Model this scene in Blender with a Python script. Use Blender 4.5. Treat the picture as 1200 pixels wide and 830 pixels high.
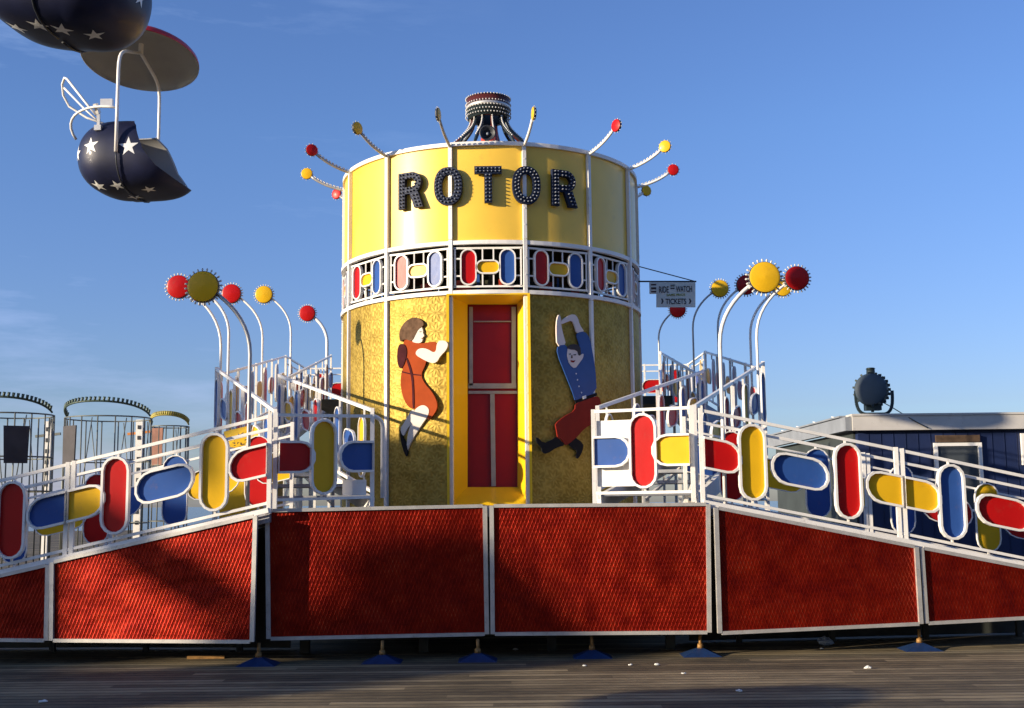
import bpy, bmesh, math, random
from mathutils import Vector, Matrix
from mathutils.geometry import tessellate_polygon
from mathutils.bvhtree import BVHTree
random.seed(7)
for o in list(bpy.data.objects): bpy.data.objects.remove(o)
SC = bpy.context.scene
COL = SC.collection
V = Vector
rad = math.radians
sin, cos, PI = math.sin, math.cos, math.pi

# ------------------------------------------------------------------ camera
F_PX = 1397.0
PITCH = math.atan(175/F_PX); ROLL = rad(0.6)
CAMLOC = V((0, 0, 1.6))
_f = V((0, cos(PITCH), sin(PITCH))); _u0 = V((0, -sin(PITCH), cos(PITCH))); _r0 = V((1, 0, 0))
_r = _r0*cos(ROLL) - _u0*sin(ROLL); _u = _u0*cos(ROLL) + _r0*sin(ROLL)
cd = bpy.data.cameras.new('camera'); cam = bpy.data.objects.new('camera', cd); COL.objects.link(cam)
cam.matrix_world = Matrix(((_r.x, _u.x, -_f.x, 0), (_r.y, _u.y, -_f.y, 0), (_r.z, _u.z, -_f.z, 1.6), (0, 0, 0, 1)))
cd.lens = F_PX*36/1200; cd.sensor_width = 36; cd.clip_end = 50000; cd.clip_start = 0.1
SC.camera = cam

# ------------------------------------------------------------------ light
SUN_AZ = rad(63); SUN_EL = rad(11)      # azimuth measured from the direction behind the camera towards the left
SDIR = V((-sin(SUN_AZ)*cos(SUN_EL), -cos(SUN_AZ)*cos(SUN_EL), sin(SUN_EL)))
w = bpy.data.worlds.new('World'); SC.world = w; w.use_nodes = True
nt = w.node_tree; nt.nodes.clear()
sky = nt.nodes.new('ShaderNodeTexSky'); sky.sky_type = 'NISHITA'; sky.sun_disc = False
sky.sun_elevation = SUN_EL; sky.sun_rotation = math.atan2(SDIR.x, SDIR.y)
sky.altitude = 0; sky.air_density = 1.0; sky.dust_density = 0.6; sky.ozone_density = 3.0
tc = nt.nodes.new('ShaderNodeTexCoord')
mp = nt.nodes.new('ShaderNodeMapping'); mp.inputs['Scale'].default_value = (1.6, 1.6, 9.0); mp.inputs['Rotation'].default_value = (0, rad(12), 0)
nz = nt.nodes.new('ShaderNodeTexNoise'); nz.inputs['Scale'].default_value = 1.7; nz.inputs['Detail'].default_value = 7; nz.inputs['Roughness'].default_value = .62
rp = nt.nodes.new('ShaderNodeValToRGB'); rp.color_ramp.elements[0].position = .50; rp.color_ramp.elements[1].position = .80
rp.color_ramp.elements[0].color = (0, 0, 0, 1); rp.color_ramp.elements[1].color = (.42, .42, .42, 1)
mx = nt.nodes.new('ShaderNodeMixRGB'); mx.inputs[2].default_value = (5.6, 5.9, 7.0, 1)
bg = nt.nodes.new('ShaderNodeBackground'); bg.inputs[1].default_value = 0.108
wo = nt.nodes.new('ShaderNodeOutputWorld')
hs = nt.nodes.new('ShaderNodeHueSaturation'); hs.inputs['Hue'].default_value = .516; hs.inputs['Saturation'].default_value = 1.0
tint = nt.nodes.new('ShaderNodeMixRGB'); tint.blend_type = 'MULTIPLY'; tint.inputs[0].default_value = 1; tint.inputs[2].default_value = (.84, 1.03, 1.24, 1)
L = nt.links.new
L(tc.outputs['Generated'], mp.inputs[0]); L(mp.outputs[0], nz.inputs[0]); L(nz.outputs[0], rp.inputs[0])
sxy = nt.nodes.new('ShaderNodeSeparateXYZ'); L(tc.outputs['Generated'], sxy.inputs[0])
mr = nt.nodes.new('ShaderNodeMapRange'); mr.inputs['From Min'].default_value = .0; mr.inputs['From Max'].default_value = -.32; L(sxy.outputs[0], mr.inputs[0])
mm = nt.nodes.new('ShaderNodeMath'); mm.operation = 'MULTIPLY'; L(rp.outputs[0], mm.inputs[0]); L(mr.outputs[0], mm.inputs[1]); L(mm.outputs[0], mx.inputs[0]); L(sky.outputs[0], hs.inputs['Color']); L(hs.outputs[0], mx.inputs[1]); L(mx.outputs[0], tint.inputs[1])
low = nt.nodes.new('ShaderNodeMapRange'); low.inputs['From Min'].default_value = .30; low.inputs['From Max'].default_value = 0.0; L(sxy.outputs[2], low.inputs[0])
tin2 = nt.nodes.new('ShaderNodeMixRGB'); tin2.blend_type = 'MULTIPLY'; tin2.inputs[2].default_value = (.90, .72, .84, 1); L(low.outputs[0], tin2.inputs[0]); L(tint.outputs[0], tin2.inputs[1]); L(tin2.outputs[0], bg.inputs[0]); L(bg.outputs[0], wo.inputs[0])
sd = bpy.data.lights.new('sun', 'SUN'); sd.energy = 4.7; sd.angle = rad(.53); sd.color = (1.0, .84, .62)
so = bpy.data.objects.new('sun', sd); COL.objects.link(so); so.rotation_euler = SDIR.to_track_quat('Z', 'Y').to_euler(); so.location = (-20, -10, 20)
SC.view_settings.view_transform = 'Standard'; SC.view_settings.look = 'None'
SC.view_settings.exposure = 0.72; SC.view_settings.gamma = 1

# ------------------------------------------------------------------ pixel <-> world
def ray(px, py):
    return _f + _r*((px-600)/F_PX) + _u*((415-py)/F_PX)
def P(px, py, Y):
    d = ray(px, py); return CAMLOC + d*(Y/d.y)
def G(px, py, z):
    d = ray(px, py); return CAMLOC + d*((z-1.6)/d.z)
def PX(px, Y, z):      # x coordinate seen at column px for given depth and height
    a = P(px, 590, Y)
    return a.x + (z-a.z)*(-sin(ROLL)) * 0 

# ------------------------------------------------------------------ materials
M = {}
def mat(name, col, rough=.5, metal=0.0, var=0.0, vscale=4.0, bump=0.0, bscale=30.0, coat=0.0, dirt=0.0, dirtcol=(.12, .09, .06), spec=.5):
    m = bpy.data.materials.new(name); m.use_nodes = True
    n = m.node_tree; b = n.nodes['Principled BSDF']
    b.inputs['Roughness'].default_value = rough; b.inputs['Metallic'].default_value = metal
    b.inputs['Specular IOR Level'].default_value = spec
    if coat: b.inputs['Coat Weight'].default_value = coat; b.inputs['Coat Roughness'].default_value = .12
    b.inputs['Base Color'].default_value = (*col, 1)
    t = n.nodes.new('ShaderNodeTexCoord')
    src = None
    if var:
        z = n.nodes.new('ShaderNodeTexNoise'); z.inputs['Scale'].default_value = vscale; z.inputs['Detail'].default_value = 6
        n.links.new(t.outputs['Object'], z.inputs[0])
        r = n.nodes.new('ShaderNodeMapRange'); r.inputs['From Min'].default_value = .3; r.inputs['From Max'].default_value = .7
        r.inputs['To Min'].default_value = 1-var; r.inputs['To Max'].default_value = 1+var
        n.links.new(z.outputs[0], r.inputs[0])
        x = n.nodes.new('ShaderNodeMixRGB'); x.blend_type = 'MULTIPLY'; x.inputs[0].default_value = 1; x.inputs[1].default_value = (*col, 1)
        n.links.new(r.outputs[0], x.inputs[2]); src = x.outputs[0]
    if dirt:
        z = n.nodes.new('ShaderNodeTexNoise'); z.inputs['Scale'].default_value = vscale*3; z.inputs['Detail'].default_value = 8; z.inputs['Roughness'].default_value = .7
        n.links.new(t.outputs['Object'], z.inputs[0])
        r = n.nodes.new('ShaderNodeMapRange'); r.inputs['From Min'].default_value = .58; r.inputs['From Max'].default_value = .72; r.inputs['To Max'].default_value = dirt
        n.links.new(z.outputs[0], r.inputs[0])
        x = n.nodes.new('ShaderNodeMixRGB'); x.inputs[1].default_value = (*col, 1); x.inputs[2].default_value = (*dirtcol, 1)
        if src: n.links.new(src, x.inputs[1])
        n.links.new(r.outputs[0], x.inputs[0]); src = x.outputs[0]
    if src: n.links.new(src, b.inputs['Base Color'])
    if bump:
        z = n.nodes.new('ShaderNodeTexNoise'); z.inputs['Scale'].default_value = bscale; z.inputs['Detail'].default_value = 4
        n.links.new(t.outputs['Object'], z.inputs[0])
        bp = n.nodes.new('ShaderNodeBump'); bp.inputs['Strength'].default_value = bump; bp.inputs['Distance'].default_value = .02
        n.links.new(z.outputs[0], bp.inputs['Height']); n.links.new(bp.outputs[0], b.inputs['Normal'])
    M[name] = m; return m

mat('white_paint', (.80, .78, .74), .35, var=.06, dirt=.35, vscale=5)
mat('white_trim', (.82, .80, .76), .5, var=.05, dirt=.2, vscale=3)
mat('silver', (.62, .60, .56), .42, .55, var=.12, vscale=9, dirt=.5, dirtcol=(.25, .14, .08))
mat('grey_metal', (.38, .38, .38), .45, .3, var=.15, vscale=6)
mat('dark_metal', (.035, .04, .05), .5, .3, var=.2)
mat('black', (.010, .010, .012), .7, spec=.2)
mat('yellow_enamel', (.86, .545, .055), .42, var=.07, vscale=1.6, bump=.12, bscale=1.6, coat=.25, dirt=.18, dirtcol=(.35, .22, .06))
mat('yellow_paint', (.80, .50, .02), .35, var=.06, dirt=.25, vscale=4, coat=.3)
mat('yellow_portal', (.86, .55, .015), .32, var=.04, dirt=.12, vscale=3, coat=.4)
mat('red_face', (.44, .006, .006), .36, var=.08, vscale=3, coat=.05, bump=.16, bscale=4, spec=.22, dirt=.22, dirtcol=(.20, .12, .08))
mat('blue_face', (.028, .085, .30), .36, var=.08, vscale=3, coat=.05, bump=.16, bscale=4, spec=.22, dirt=.22, dirtcol=(.20, .12, .08))
mat('yellow_face', (.72, .42, .012), .36, var=.06, vscale=3, coat=.05, bump=.16, bscale=4, spec=.22, dirt=.22, dirtcol=(.20, .12, .08))
mat('door_red', (.26, .004, .006), .35, var=.15, vscale=2, bump=.05, bscale=4)
mat('bulb_glass', (.22, .25, .31), .4, spec=.4)
mat('lamp_bulb', (.62, .61, .58), .3)
mat('bulb_socket', (.02, .02, .03), .5)
mat('letter_body', (.012, .02, .05), .6, var=.1, spec=.2)
mat('crown_red', (.075, .014, .012), .4, var=.1)
mat('crown_teal', (.02, .035, .042), .4, var=.1)
mat('drum_inside', (.20, .12, .055), .7, var=.3, vscale=2)
mat('barrel_dark', (.05, .055, .035), .6, var=.4, vscale=3)
mat('barrel_red', (.55, .05, .02), .5, var=.1)
mat('skin_paint', (.78, .66, .60), .4)
mat('woman_skin', (.66, .60, .52), .85, spec=.1)
mat('dress_paint', (.30, .052, .013), .85, var=.12, vscale=6, spec=.1)
mat('hair_brown', (.12, .07, .042), .85, var=.35, vscale=15, spec=.1)
mat('hair_dark', (.03, .015, .015), .5)
mat('purple_dark', (.055, .012, .015), .85, var=.2, vscale=10, spec=.1)
mat('green_dark', (.08, .10, .04), .5)
mat('shirt_blue', (.02, .075, .27), .4, var=.08, vscale=6)
mat('trouser_red', (.26, .018, .008), .6, var=.1, vscale=6, spec=.2)
mat('hull_navy', (.008, .011, .038), .48, var=.25, vscale=3, coat=.08, spec=.3)
mat('star_white', (.78, .78, .76), .4, var=.08, vscale=14)
mat('shell_grey', (.33, .33, .32), .5, var=.08, vscale=4)
mat('canopy_red', (.50, .015, .02), .35, coat=.3)
mat('rod_rust', (.30, .16, .05), .6, .3, var=.3, vscale=20)
mat('jack_blue', (.010, .032, .11), .45, var=.2, vscale=12, dirt=.4)
mat('wall_blue', (.008, .018, .07), .55, var=.18, vscale=2)
mat('wall_side', (.035, .045, .045), .7, var=.2, vscale=1.5)
mat('fascia', (.52, .50, .47), .55, var=.08, vscale=2, dirt=.3)
mat('roof_grey', (.22, .24, .27), .7, var=.15, vscale=2)
mat('shade_brown', (.10, .06, .035), .8, var=.3, vscale=8)
mat('pane_dark', (.06, .07, .08), .15, coat=.5)
mat('searchlight_grey', (.032, .055, .080), .6, 0, var=.1, vscale=6)
mat('searchlight_dark', (.022, .035, .035), .5, .2, var=.2, vscale=10)
mat('cage_metal', (.16, .17, .15), .5, .4, var=.2)
mat('crest_green', (.05, .08, .06), .5, var=.3, vscale=8)
mat('crest_yellow', (.34, .29, .06), .5, var=.3, vscale=8)
mat('mat_grey', (.055, .05, .055), .8, var=.2, vscale=4)
mat('mat_brown', (.22, .10, .07), .8, var=.2, vscale=4)
mat('orange_paint', (.60, .22, .04), .5)
mat('sign_white', (.55, .62, .60), .5, var=.06, vscale=5, dirt=.3)
mat('sign_ink', (.03, .03, .04), .5)
mat('sign_green', (.22, .26, .02), .5)
mat('paper', (.7, .7, .66), .8)
mat('bag', (.35, .45, .6), .3)
mat('grating', (.30, .31, .33), .5, .3, var=.2, vscale=8)
mat('underside', (.05, .055, .05), .7, var=.3)
mat('stucco', (.42, .38, .32), .8, var=.1, vscale=.5)

def uvnode(n): 
    return n.nodes.new('ShaderNodeTexCoord').outputs['UV']
def math_n(n, op, a, b=None):
    k = n.nodes.new('ShaderNodeMath'); k.operation = op
    for i, v in enumerate((a, b)):
        if v is None: continue
        if isinstance(v, (int, float)): k.inputs[i].default_value = v
        else: n.links.new(v, k.inputs[i])
    return k.outputs[0]
# gold embossed sheet
m = mat('gold_sheet', (.42, .29, .065), .60, .6, spec=.2); n = m.node_tree; b = n.nodes['Principled BSDF']
uv = uvnode(n); sx = n.nodes.new('ShaderNodeSeparateXYZ'); n.links.new(uv, sx.inputs[0])
fu = math_n(n, 'SUBTRACT', math_n(n, 'FRACT', math_n(n, 'MULTIPLY', sx.outputs[0], 3.9)), .5)
fv = math_n(n, 'SUBTRACT', math_n(n, 'FRACT', math_n(n, 'MULTIPLY', sx.outputs[1], 3.9)), .5)
dd = math_n(n, 'SQRT', math_n(n, 'ADD', math_n(n, 'MULTIPLY', fu, fu), math_n(n, 'MULTIPLY', fv, fv)))
ang = math_n(n, 'ARCTAN2', fv, fu)
petal = math_n(n, 'MULTIPLY', math_n(n, 'SINE', math_n(n, 'MULTIPLY', ang, 8)), .10)
ring = math_n(n, 'SINE', math_n(n, 'MULTIPLY', math_n(n, 'ADD', dd, petal), 13))
gz = n.nodes.new('ShaderNodeTexNoise'); gz.inputs['Scale'].default_value = 16; gz.inputs['Detail'].default_value = 5; n.links.new(uv, gz.inputs[0])
hh = math_n(n, 'ADD', math_n(n, 'MULTIPLY', ring, .75), math_n(n, 'MULTIPLY', gz.outputs[0], .45))
bp = n.nodes.new('ShaderNodeBump'); bp.inputs['Strength'].default_value = .5; bp.inputs['Distance'].default_value = .006
n.links.new(hh, bp.inputs['Height']); n.links.new(bp.outputs[0], b.inputs['Normal'])
gz2 = n.nodes.new('ShaderNodeTexNoise'); gz2.inputs['Scale'].default_value = 2.2; gz2.inputs['Detail'].default_value = 8; gz2.inputs['Roughness'].default_value = .7; n.links.new(uv, gz2.inputs[0])
cr = n.nodes.new('ShaderNodeValToRGB'); cr.color_ramp.elements[0].color = (.28, .19, .035, 1); cr.color_ramp.elements[0].position = .3
cr.color_ramp.elements[1].color = (.46, .33, .075, 1); cr.color_ramp.elements[1].position = .65
n.links.new(math_n(n, 'ADD', gz2.outputs[0], math_n(n, 'MULTIPLY', ring, .10)), cr.inputs[0]); n.links.new(cr.outputs[0], b.inputs['Base Color'])
# red diamond-embossed sheet
m = mat('red_sheet', (.42, .008, .004), .38, .7, spec=.3); n = m.node_tree; b = n.nodes['Principled BSDF']
uv = uvnode(n); sx = n.nodes.new('ShaderNodeSeparateXYZ'); n.links.new(uv, sx.inputs[0])
a1 = math_n(n, 'MULTIPLY', sx.outputs[0], 80.0); a2 = math_n(n, 'MULTIPLY', sx.outputs[1], 31.0)
s1 = math_n(n, 'SINE', math_n(n, 'ADD', a1, a2)); s2 = math_n(n, 'SINE', math_n(n, 'SUBTRACT', a1, a2))
e1 = math_n(n, 'POWER', math_n(n, 'ABSOLUTE', s1), .6); e2 = math_n(n, 'POWER', math_n(n, 'ABSOLUTE', s2), .6)
dia = math_n(n, 'MULTIPLY', e1, e2)
lz = n.nodes.new('ShaderNodeTexNoise'); lz.inputs['Scale'].default_value = 1.6; lz.inputs['Detail'].default_value = 3; n.links.new(uv, lz.inputs[0])
bp = n.nodes.new('ShaderNodeBump'); bp.inputs['Strength'].default_value = .5; bp.inputs['Distance'].default_value = .0055
bp2 = n.nodes.new('ShaderNodeBump'); bp2.inputs['Strength'].default_value = .55; bp2.inputs['Distance'].default_value = .09
n.links.new(lz.outputs[0], bp2.inputs['Height']); n.links.new(bp2.outputs[0], bp.inputs['Normal'])
n.links.new(math_n(n, 'POWER', math_n(n, 'SUBTRACT', 1, dia), 3.0), bp.inputs['Height']); n.links.new(bp.outputs[0], b.inputs['Normal'])
wz = n.nodes.new('ShaderNodeTexNoise'); wz.inputs['Scale'].default_value = 3.5; wz.inputs['Detail'].default_value = 9; wz.inputs['Roughness'].default_value = .75; n.links.new(uv, wz.inputs[0])
cr = n.nodes.new('ShaderNodeValToRGB'); cr.color_ramp.elements[0].color = (.15, .0032, .0012, 1); cr.color_ramp.elements[0].position = .35
cr.color_ramp.elements[1].color = (.34, .016, .0025, 1); cr.color_ramp.elements[1].position = .7
n.links.new(wz.outputs[0], cr.inputs[0])
# worn ridges between the diamonds show pale metal
wr = n.nodes.new('ShaderNodeMapRange'); wr.inputs['From Min'].default_value = .16; wr.inputs['From Max'].default_value = .05; wr.inputs['To Max'].default_value = 1
n.links.new(dia, wr.inputs[0])
ws = n.nodes.new('ShaderNodeMapRange'); ws.inputs['From Min'].default_value = .50; ws.inputs['From Max'].default_value = .64; ws.inputs['To Max'].default_value = .75
n.links.new(wz.outputs[0], ws.inputs[0])
mw = n.nodes.new('ShaderNodeMixRGB'); mw.inputs[2].default_value = (.50, .17, .08, 1)
n.links.new(math_n(n, 'MULTIPLY', wr.outputs[0], ws.outputs[0]), mw.inputs[0]); n.links.new(cr.outputs[0], mw.inputs[1]); n.links.new(mw.outputs[0], b.inputs['Base Color'])
# boardwalk
m = mat('planks', (.2, .17, .13), .8); n = m.node_tree; b = n.nodes['Principled BSDF']
t = n.nodes.new('ShaderNodeTexCoord'); sx = n.nodes.new('ShaderNodeSeparateXYZ'); n.links.new(t.outputs['Object'], sx.inputs[0])
rowf = math_n(n, 'MULTIPLY', sx.outputs[1], 1/.15); row = math_n(n, 'FLOOR', rowf); fr = math_n(n, 'FRACT', rowf)
cx = n.nodes.new('ShaderNodeCombineXYZ')
bx = math_n(n, 'FLOOR', math_n(n, 'ADD', math_n(n, 'MULTIPLY', sx.outputs[0], 1/3.6), math_n(n, 'MULTIPLY', row, .37)))
n.links.new(bx, cx.inputs[0]); n.links.new(row, cx.inputs[1])
wn = n.nodes.new('ShaderNodeTexWhiteNoise'); n.links.new(cx.outputs[0], wn.inputs[0])
mpg = n.nodes.new('ShaderNodeMapping'); mpg.inputs['Scale'].default_value = (2.6, 26, 1); n.links.new(t.outputs['Object'], mpg.inputs[0])
gn = n.nodes.new('ShaderNodeTexNoise'); gn.inputs['Scale'].default_value = 1.5; gn.inputs['Detail'].default_value = 9; gn.inputs['Roughness'].default_value = .7; n.links.new(mpg.outputs[0], gn.inputs[0])
bn = n.nodes.new('ShaderNodeTexNoise'); bn.inputs['Scale'].default_value = .8; bn.inputs['Detail'].default_value = 8; bn.inputs['Roughness'].default_value = .65; n.links.new(t.outputs['Object'], bn.inputs[0])
tot = math_n(n, 'ADD', math_n(n, 'ADD', math_n(n, 'MULTIPLY', wn.outputs[0], .22), math_n(n, 'MULTIPLY', gn.outputs[0], .55)), math_n(n, 'MULTIPLY', bn.outputs[0], .55))
cr = n.nodes.new('ShaderNodeValToRGB'); e = cr.color_ramp.elements
e[0].position = .46; e[0].color = (.050, .038, .018, 1); e[1].position = .82; e[1].color = (.34, .265, .145, 1)
k = e.new(.62); k.color = (.145, .110, .056, 1)
n.links.new(tot, cr.inputs[0])
gap = n.nodes.new('ShaderNodeMapRange'); gap.inputs['From Min'].default_value = .03; gap.inputs['From Max'].default_value = .13; gap.inputs['To Min'].default_value = .12
n.links.new(math_n(n, 'MINIMUM', fr, math_n(n, 'SUBTRACT', 1, fr)), gap.inputs[0])
mu = n.nodes.new('ShaderNodeMixRGB'); mu.blend_type = 'MULTIPLY'; mu.inputs[0].default_value = 1; n.links.new(cr.outputs[0], mu.inputs[1]); n.links.new(gap.outputs[0], mu.inputs[2])
# trodden-in white specks
mps = n.nodes.new('ShaderNodeMapping'); mps.inputs['Scale'].default_value = (4, 11, 1); n.links.new(t.outputs['Object'], mps.inputs[0])
sn = n.nodes.new('ShaderNodeTexNoise'); sn.inputs['Scale'].default_value = 3.2; sn.inputs['Detail'].default_value = 6; sn.inputs['Roughness'].default_value = .7; n.links.new(mps.outputs[0], sn.inputs[0])
sr = n.nodes.new('ShaderNodeMapRange'); sr.inputs['From Min'].default_value = .66; sr.inputs['From Max'].default_value = .71; sr.inputs['To Max'].default_value = .7; n.links.new(sn.outputs[0], sr.inputs[0])
ms = n.nodes.new('ShaderNodeMixRGB'); ms.inputs[2].default_value = (.48, .47, .44, 1); n.links.new(sr.outputs[0], ms.inputs[0]); n.links.new(mu.outputs[0], ms.inputs[1])
n.links.new(ms.outputs[0], b.inputs['Base Color'])
bp = n.nodes.new('ShaderNodeBump'); bp.inputs['Strength'].default_value = .7; bp.inputs['Distance'].default_value = .02
n.links.new(math_n(n, 'ADD', gap.outputs[0], math_n(n, 'MULTIPLY', gn.outputs[0], .8)), bp.inputs['Height']); n.links.new(bp.outputs[0], b.inputs['Normal'])
# sea
m = mat('sea', (.02, .06, .11), .15); n = m.node_tree; b = n.nodes['Principled BSDF']
t = n.nodes.new('ShaderNodeTexCoord'); z = n.nodes.new('ShaderNodeTexNoise'); z.inputs['Scale'].default_value = .35; z.inputs['Detail'].default_value = 6; n.links.new(t.outputs['Object'], z.inputs[0])
bp = n.nodes.new('ShaderNodeBump'); bp.inputs['Strength'].default_value = .6; bp.inputs['Distance'].default_value = .6; n.links.new(z.outputs[0], bp.inputs['Height']); n.links.new(bp.outputs[0], b.inputs['Normal'])

# ------------------------------------------------------------------ mesh builder (world coordinates)
class MB:
    def __init__(s): s.v = []; s.f = []; s.mi = []; s.uv = {}; s.sm = []
    def add(s, vs, fs, mi=0, smooth=False, uvs=None):
        o = len(s.v); s.v += [V(p) for p in vs]
        for k, f in enumerate(fs):
            s.f.append([i+o for i in f]); s.mi.append(mi); s.sm.append(smooth)
            if uvs: s.uv[len(s.f)-1] = [uvs[i] for i in f]
        return s
    def box(s, a, b, mi=0):
        x0, y0, z0 = a; x1, y1, z1 = b
        vs = [(x0,y0,z0),(x1,y0,z0),(x1,y1,z0),(x0,y1,z0),(x0,y0,z1),(x1,y0,z1),(x1,y1,z1),(x0,y1,z1)]
        return s.add(vs, [(3,2,1,0),(4,5,6,7),(0,1,5,4),(1,2,6,5),(2,3,7,6),(3,0,4,7)], mi)
    def hexa(s, lo, hi, mi=0):   # 4 lower corners, 4 upper corners
        return s.add(list(lo)+list(hi), [(3,2,1,0),(4,5,6,7),(0,1,5,4),(1,2,6,5),(2,3,7,6),(3,0,4,7)], mi)
    def bar(s, p0, p1, w, h=None, up=V((0, 0, 1)), mi=0):
        p0 = V(p0); p1 = V(p1); h = h or w; d = (p1-p0).normalized(); up = V(up)
        if abs(d.dot(up)) > .97: up = V((0, 1, 0))
        x = d.cross(up).normalized()*w/2; y = x.cross(d).normalized()*h/2
        return s.hexa([p0-x-y, p0+x-y, p1+x-y, p1-x-y], [p0-x+y, p0+x+y, p1+x+y, p1-x+y], mi)
    def tube(s, path, r, n=8, mi=0, cap=True, closed=False):
        path = [V(p) for p in path]; K = len(path); rings = []; prev = None
        for i, p in enumerate(path):
            a = path[(i-1) % K] if (closed or i) else p; c = path[(i+1) % K] if (closed or i < K-1) else p
            d = (c-a).normalized()
            if prev is None:
                x = d.orthogonal().normalized()
            else:
                x = (prev - d*prev.dot(d)).normalized()
            prev = x; y = d.cross(x)
            rr = r[i] if isinstance(r, (list, tuple)) else r
            rings.append([p + (x*cos(2*PI*j/n)+y*sin(2*PI*j/n))*rr for j in range(n)])
        vs = [q for g in rings for q in g]; fs = []
        for i in range(K if closed else K-1):
            i2 = (i+1) % K
            for j in range(n):
                fs.append((i*n+j, i*n+(j+1) % n, i2*n+(j+1) % n, i2*n+j))
        s.add(vs, fs, mi, True)
        if cap and not closed:
            s.add(rings[0], [tuple(range(n))[::-1]], mi); s.add(rings[-1], [tuple(range(n))], mi)
        return s
    def cyl(s, p0, p1, r0, r1=None, n=24, mi=0, mic=None):
        r1 = r0 if r1 is None else r1; p0 = V(p0); p1 = V(p1); d = (p1-p0).normalized(); x = d.orthogonal().normalized(); y = d.cross(x)
        A = [p0+(x*cos(2*PI*j/n)+y*sin(2*PI*j/n))*r0 for j in range(n)]; B = [p1+(x*cos(2*PI*j/n)+y*sin(2*PI*j/n))*r1 for j in range(n)]
        s.add(A+B, [(j, (j+1) % n, n+(j+1) % n, n+j) for j in range(n)], mi, True)
        mc = mi if mic is None else mic
        s.add(A, [tuple(range(n))[::-1]], mc); s.add(B, [tuple(range(n))], mc); return s
    def lathe(s, c, axis, prof, n=24, mi=0, smooth=True):  # prof list of (r, h)
        c = V(c); d = V(axis).normalized(); x = d.orthogonal().normalized(); y = d.cross(x)
        vs = []; fs = []
        for (r, h) in prof:
            for j in range(n): vs.append(c + d*h + (x*cos(2*PI*j/n)+y*sin(2*PI*j/n))*max(r, 1e-4))
        for i in range(len(prof)-1):
            for j in range(n): fs.append((i*n+j, i*n+(j+1) % n, (i+1)*n+(j+1) % n, (i+1)*n+j))
        return s.add(vs, fs, mi, smooth)
    def ball(s, c, r, n=8, mi=0):
        return s.lathe(c, (0, 0, 1), [(r*sin(PI*i/(n//2)), -r*cos(PI*i/(n//2))) for i in range(n//2+1)], n, mi)
    def prism(s, pts, ex, mi=0, mis=None):   # planar polygon + extrusion vector
        pts = [V(p) for p in pts]; ex = V(ex); n = len(pts)
        tri = tessellate_polygon([pts]); back = [p+ex for p in pts]
        s.add(pts, [tuple(t) for t in tri], mi); s.add(back, [tuple(t)[::-1] for t in tri], mi)
        s.add(pts+back, [(i, (i+1) % n, n+(i+1) % n, n+i) for i in range(n)], mi if mis is None else mis); return s
    def ringprism(s, outer, inner, ex, mi=0):
        n = len(outer); ex = V(ex); A = [V(p) for p in outer]; B = [V(p) for p in inner]; C = [p+ex for p in A]; D = [p+ex for p in B]
        fs = []
        for i in range(n):
            j = (i+1) % n
            fs += [(i, j, n+j, n+i), (2*n+j, 2*n+i, 3*n+i, 3*n+j), (j, i, 2*n+i, 2*n+j), (n+i, n+j, 3*n+j, 3*n+i)]
        return s.add(A+B+C+D, fs, mi)
    def build(s, name, mats, parent=None, kind=None, label=None, loc=None):
        me = bpy.data.meshes.new(name)
        if parent is not None: org = parent['_org'] if '_org' in parent else (0, 0, 0); org = V(org)
        else: org = V(loc) if loc is not None else V((0, 0, 0))
        me.from_pydata([p-org for p in s.v], [], s.f)
        if isinstance(mats, str): mats = [mats]
        for k in mats: me.materials.append(M[k])
        me.polygons.foreach_set('material_index', s.mi); me.polygons.foreach_set('use_smooth', s.sm)
        if s.uv:
            l = me.uv_layers.new(name='UVMap')
            for k, u in s.uv.items():
                for li, c in zip(me.polygons[k].loop_indices, u): l.data[li].uv = c
        me.validate(); bm = bmesh.new(); bm.from_mesh(me)
        bmesh.ops.remove_doubles(bm, verts=bm.verts, dist=1e-5)
        bmesh.ops.recalc_face_normals(bm, faces=bm.faces); bm.to_mesh(me); bm.free()
        o = bpy.data.objects.new(name, me); COL.objects.link(o); o['_org'] = tuple(org)
        if parent is not None: o.parent = parent
        else: o.location = org
        if kind: o['kind'] = kind
        if label: o['label'] = label
        return o
def thing(name, loc, label, cat, group=None):
    o = bpy.data.objects.new(name, None); COL.objects.link(o); o.location = loc; o['_org'] = tuple(loc); o.empty_display_size = .2
    o['label'] = label; o['category'] = cat
    if group: o['group'] = group
    return o
def tag(o, label, cat, group=None):
    o['label'] = label; o['category'] = cat
    if group: o['group'] = group
    return o
def copy_tree(o, parent=None):
    c = o.copy(); COL.objects.link(c)
    if parent is not None: c.parent = parent
    for ch in [k for k in bpy.data.objects if k.parent == o and k != c]: copy_tree(ch, c)
    return c
def bez(p0, p1, p2, p3, n=10):
    p0, p1, p2, p3 = map(V, (p0, p1, p2, p3)); out = []
    for i in range(n+1):
        t = i/n; out.append(p0*(1-t)**3 + p1*3*t*(1-t)**2 + p2*3*t*t*(1-t) + p3*t**3)
    return out

# ------------------------------------------------------------------ the setting
def sheet(name, x0, x1, y0, y1, z, matn):
    b = MB(); b.add([(x0,y0,z),(x1,y0,z),(x1,y1,z),(x0,y1,z)], [(0,1,2,3)]); return b.build(name, matn, kind='structure')
sheet('sea', -20000, 20000, -20000, 20000, -5.5, 'sea')
b = MB(); b.box((-70, -45, -.4), (90, 85, 0)); b.build('boardwalk', 'planks', kind='structure')

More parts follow.
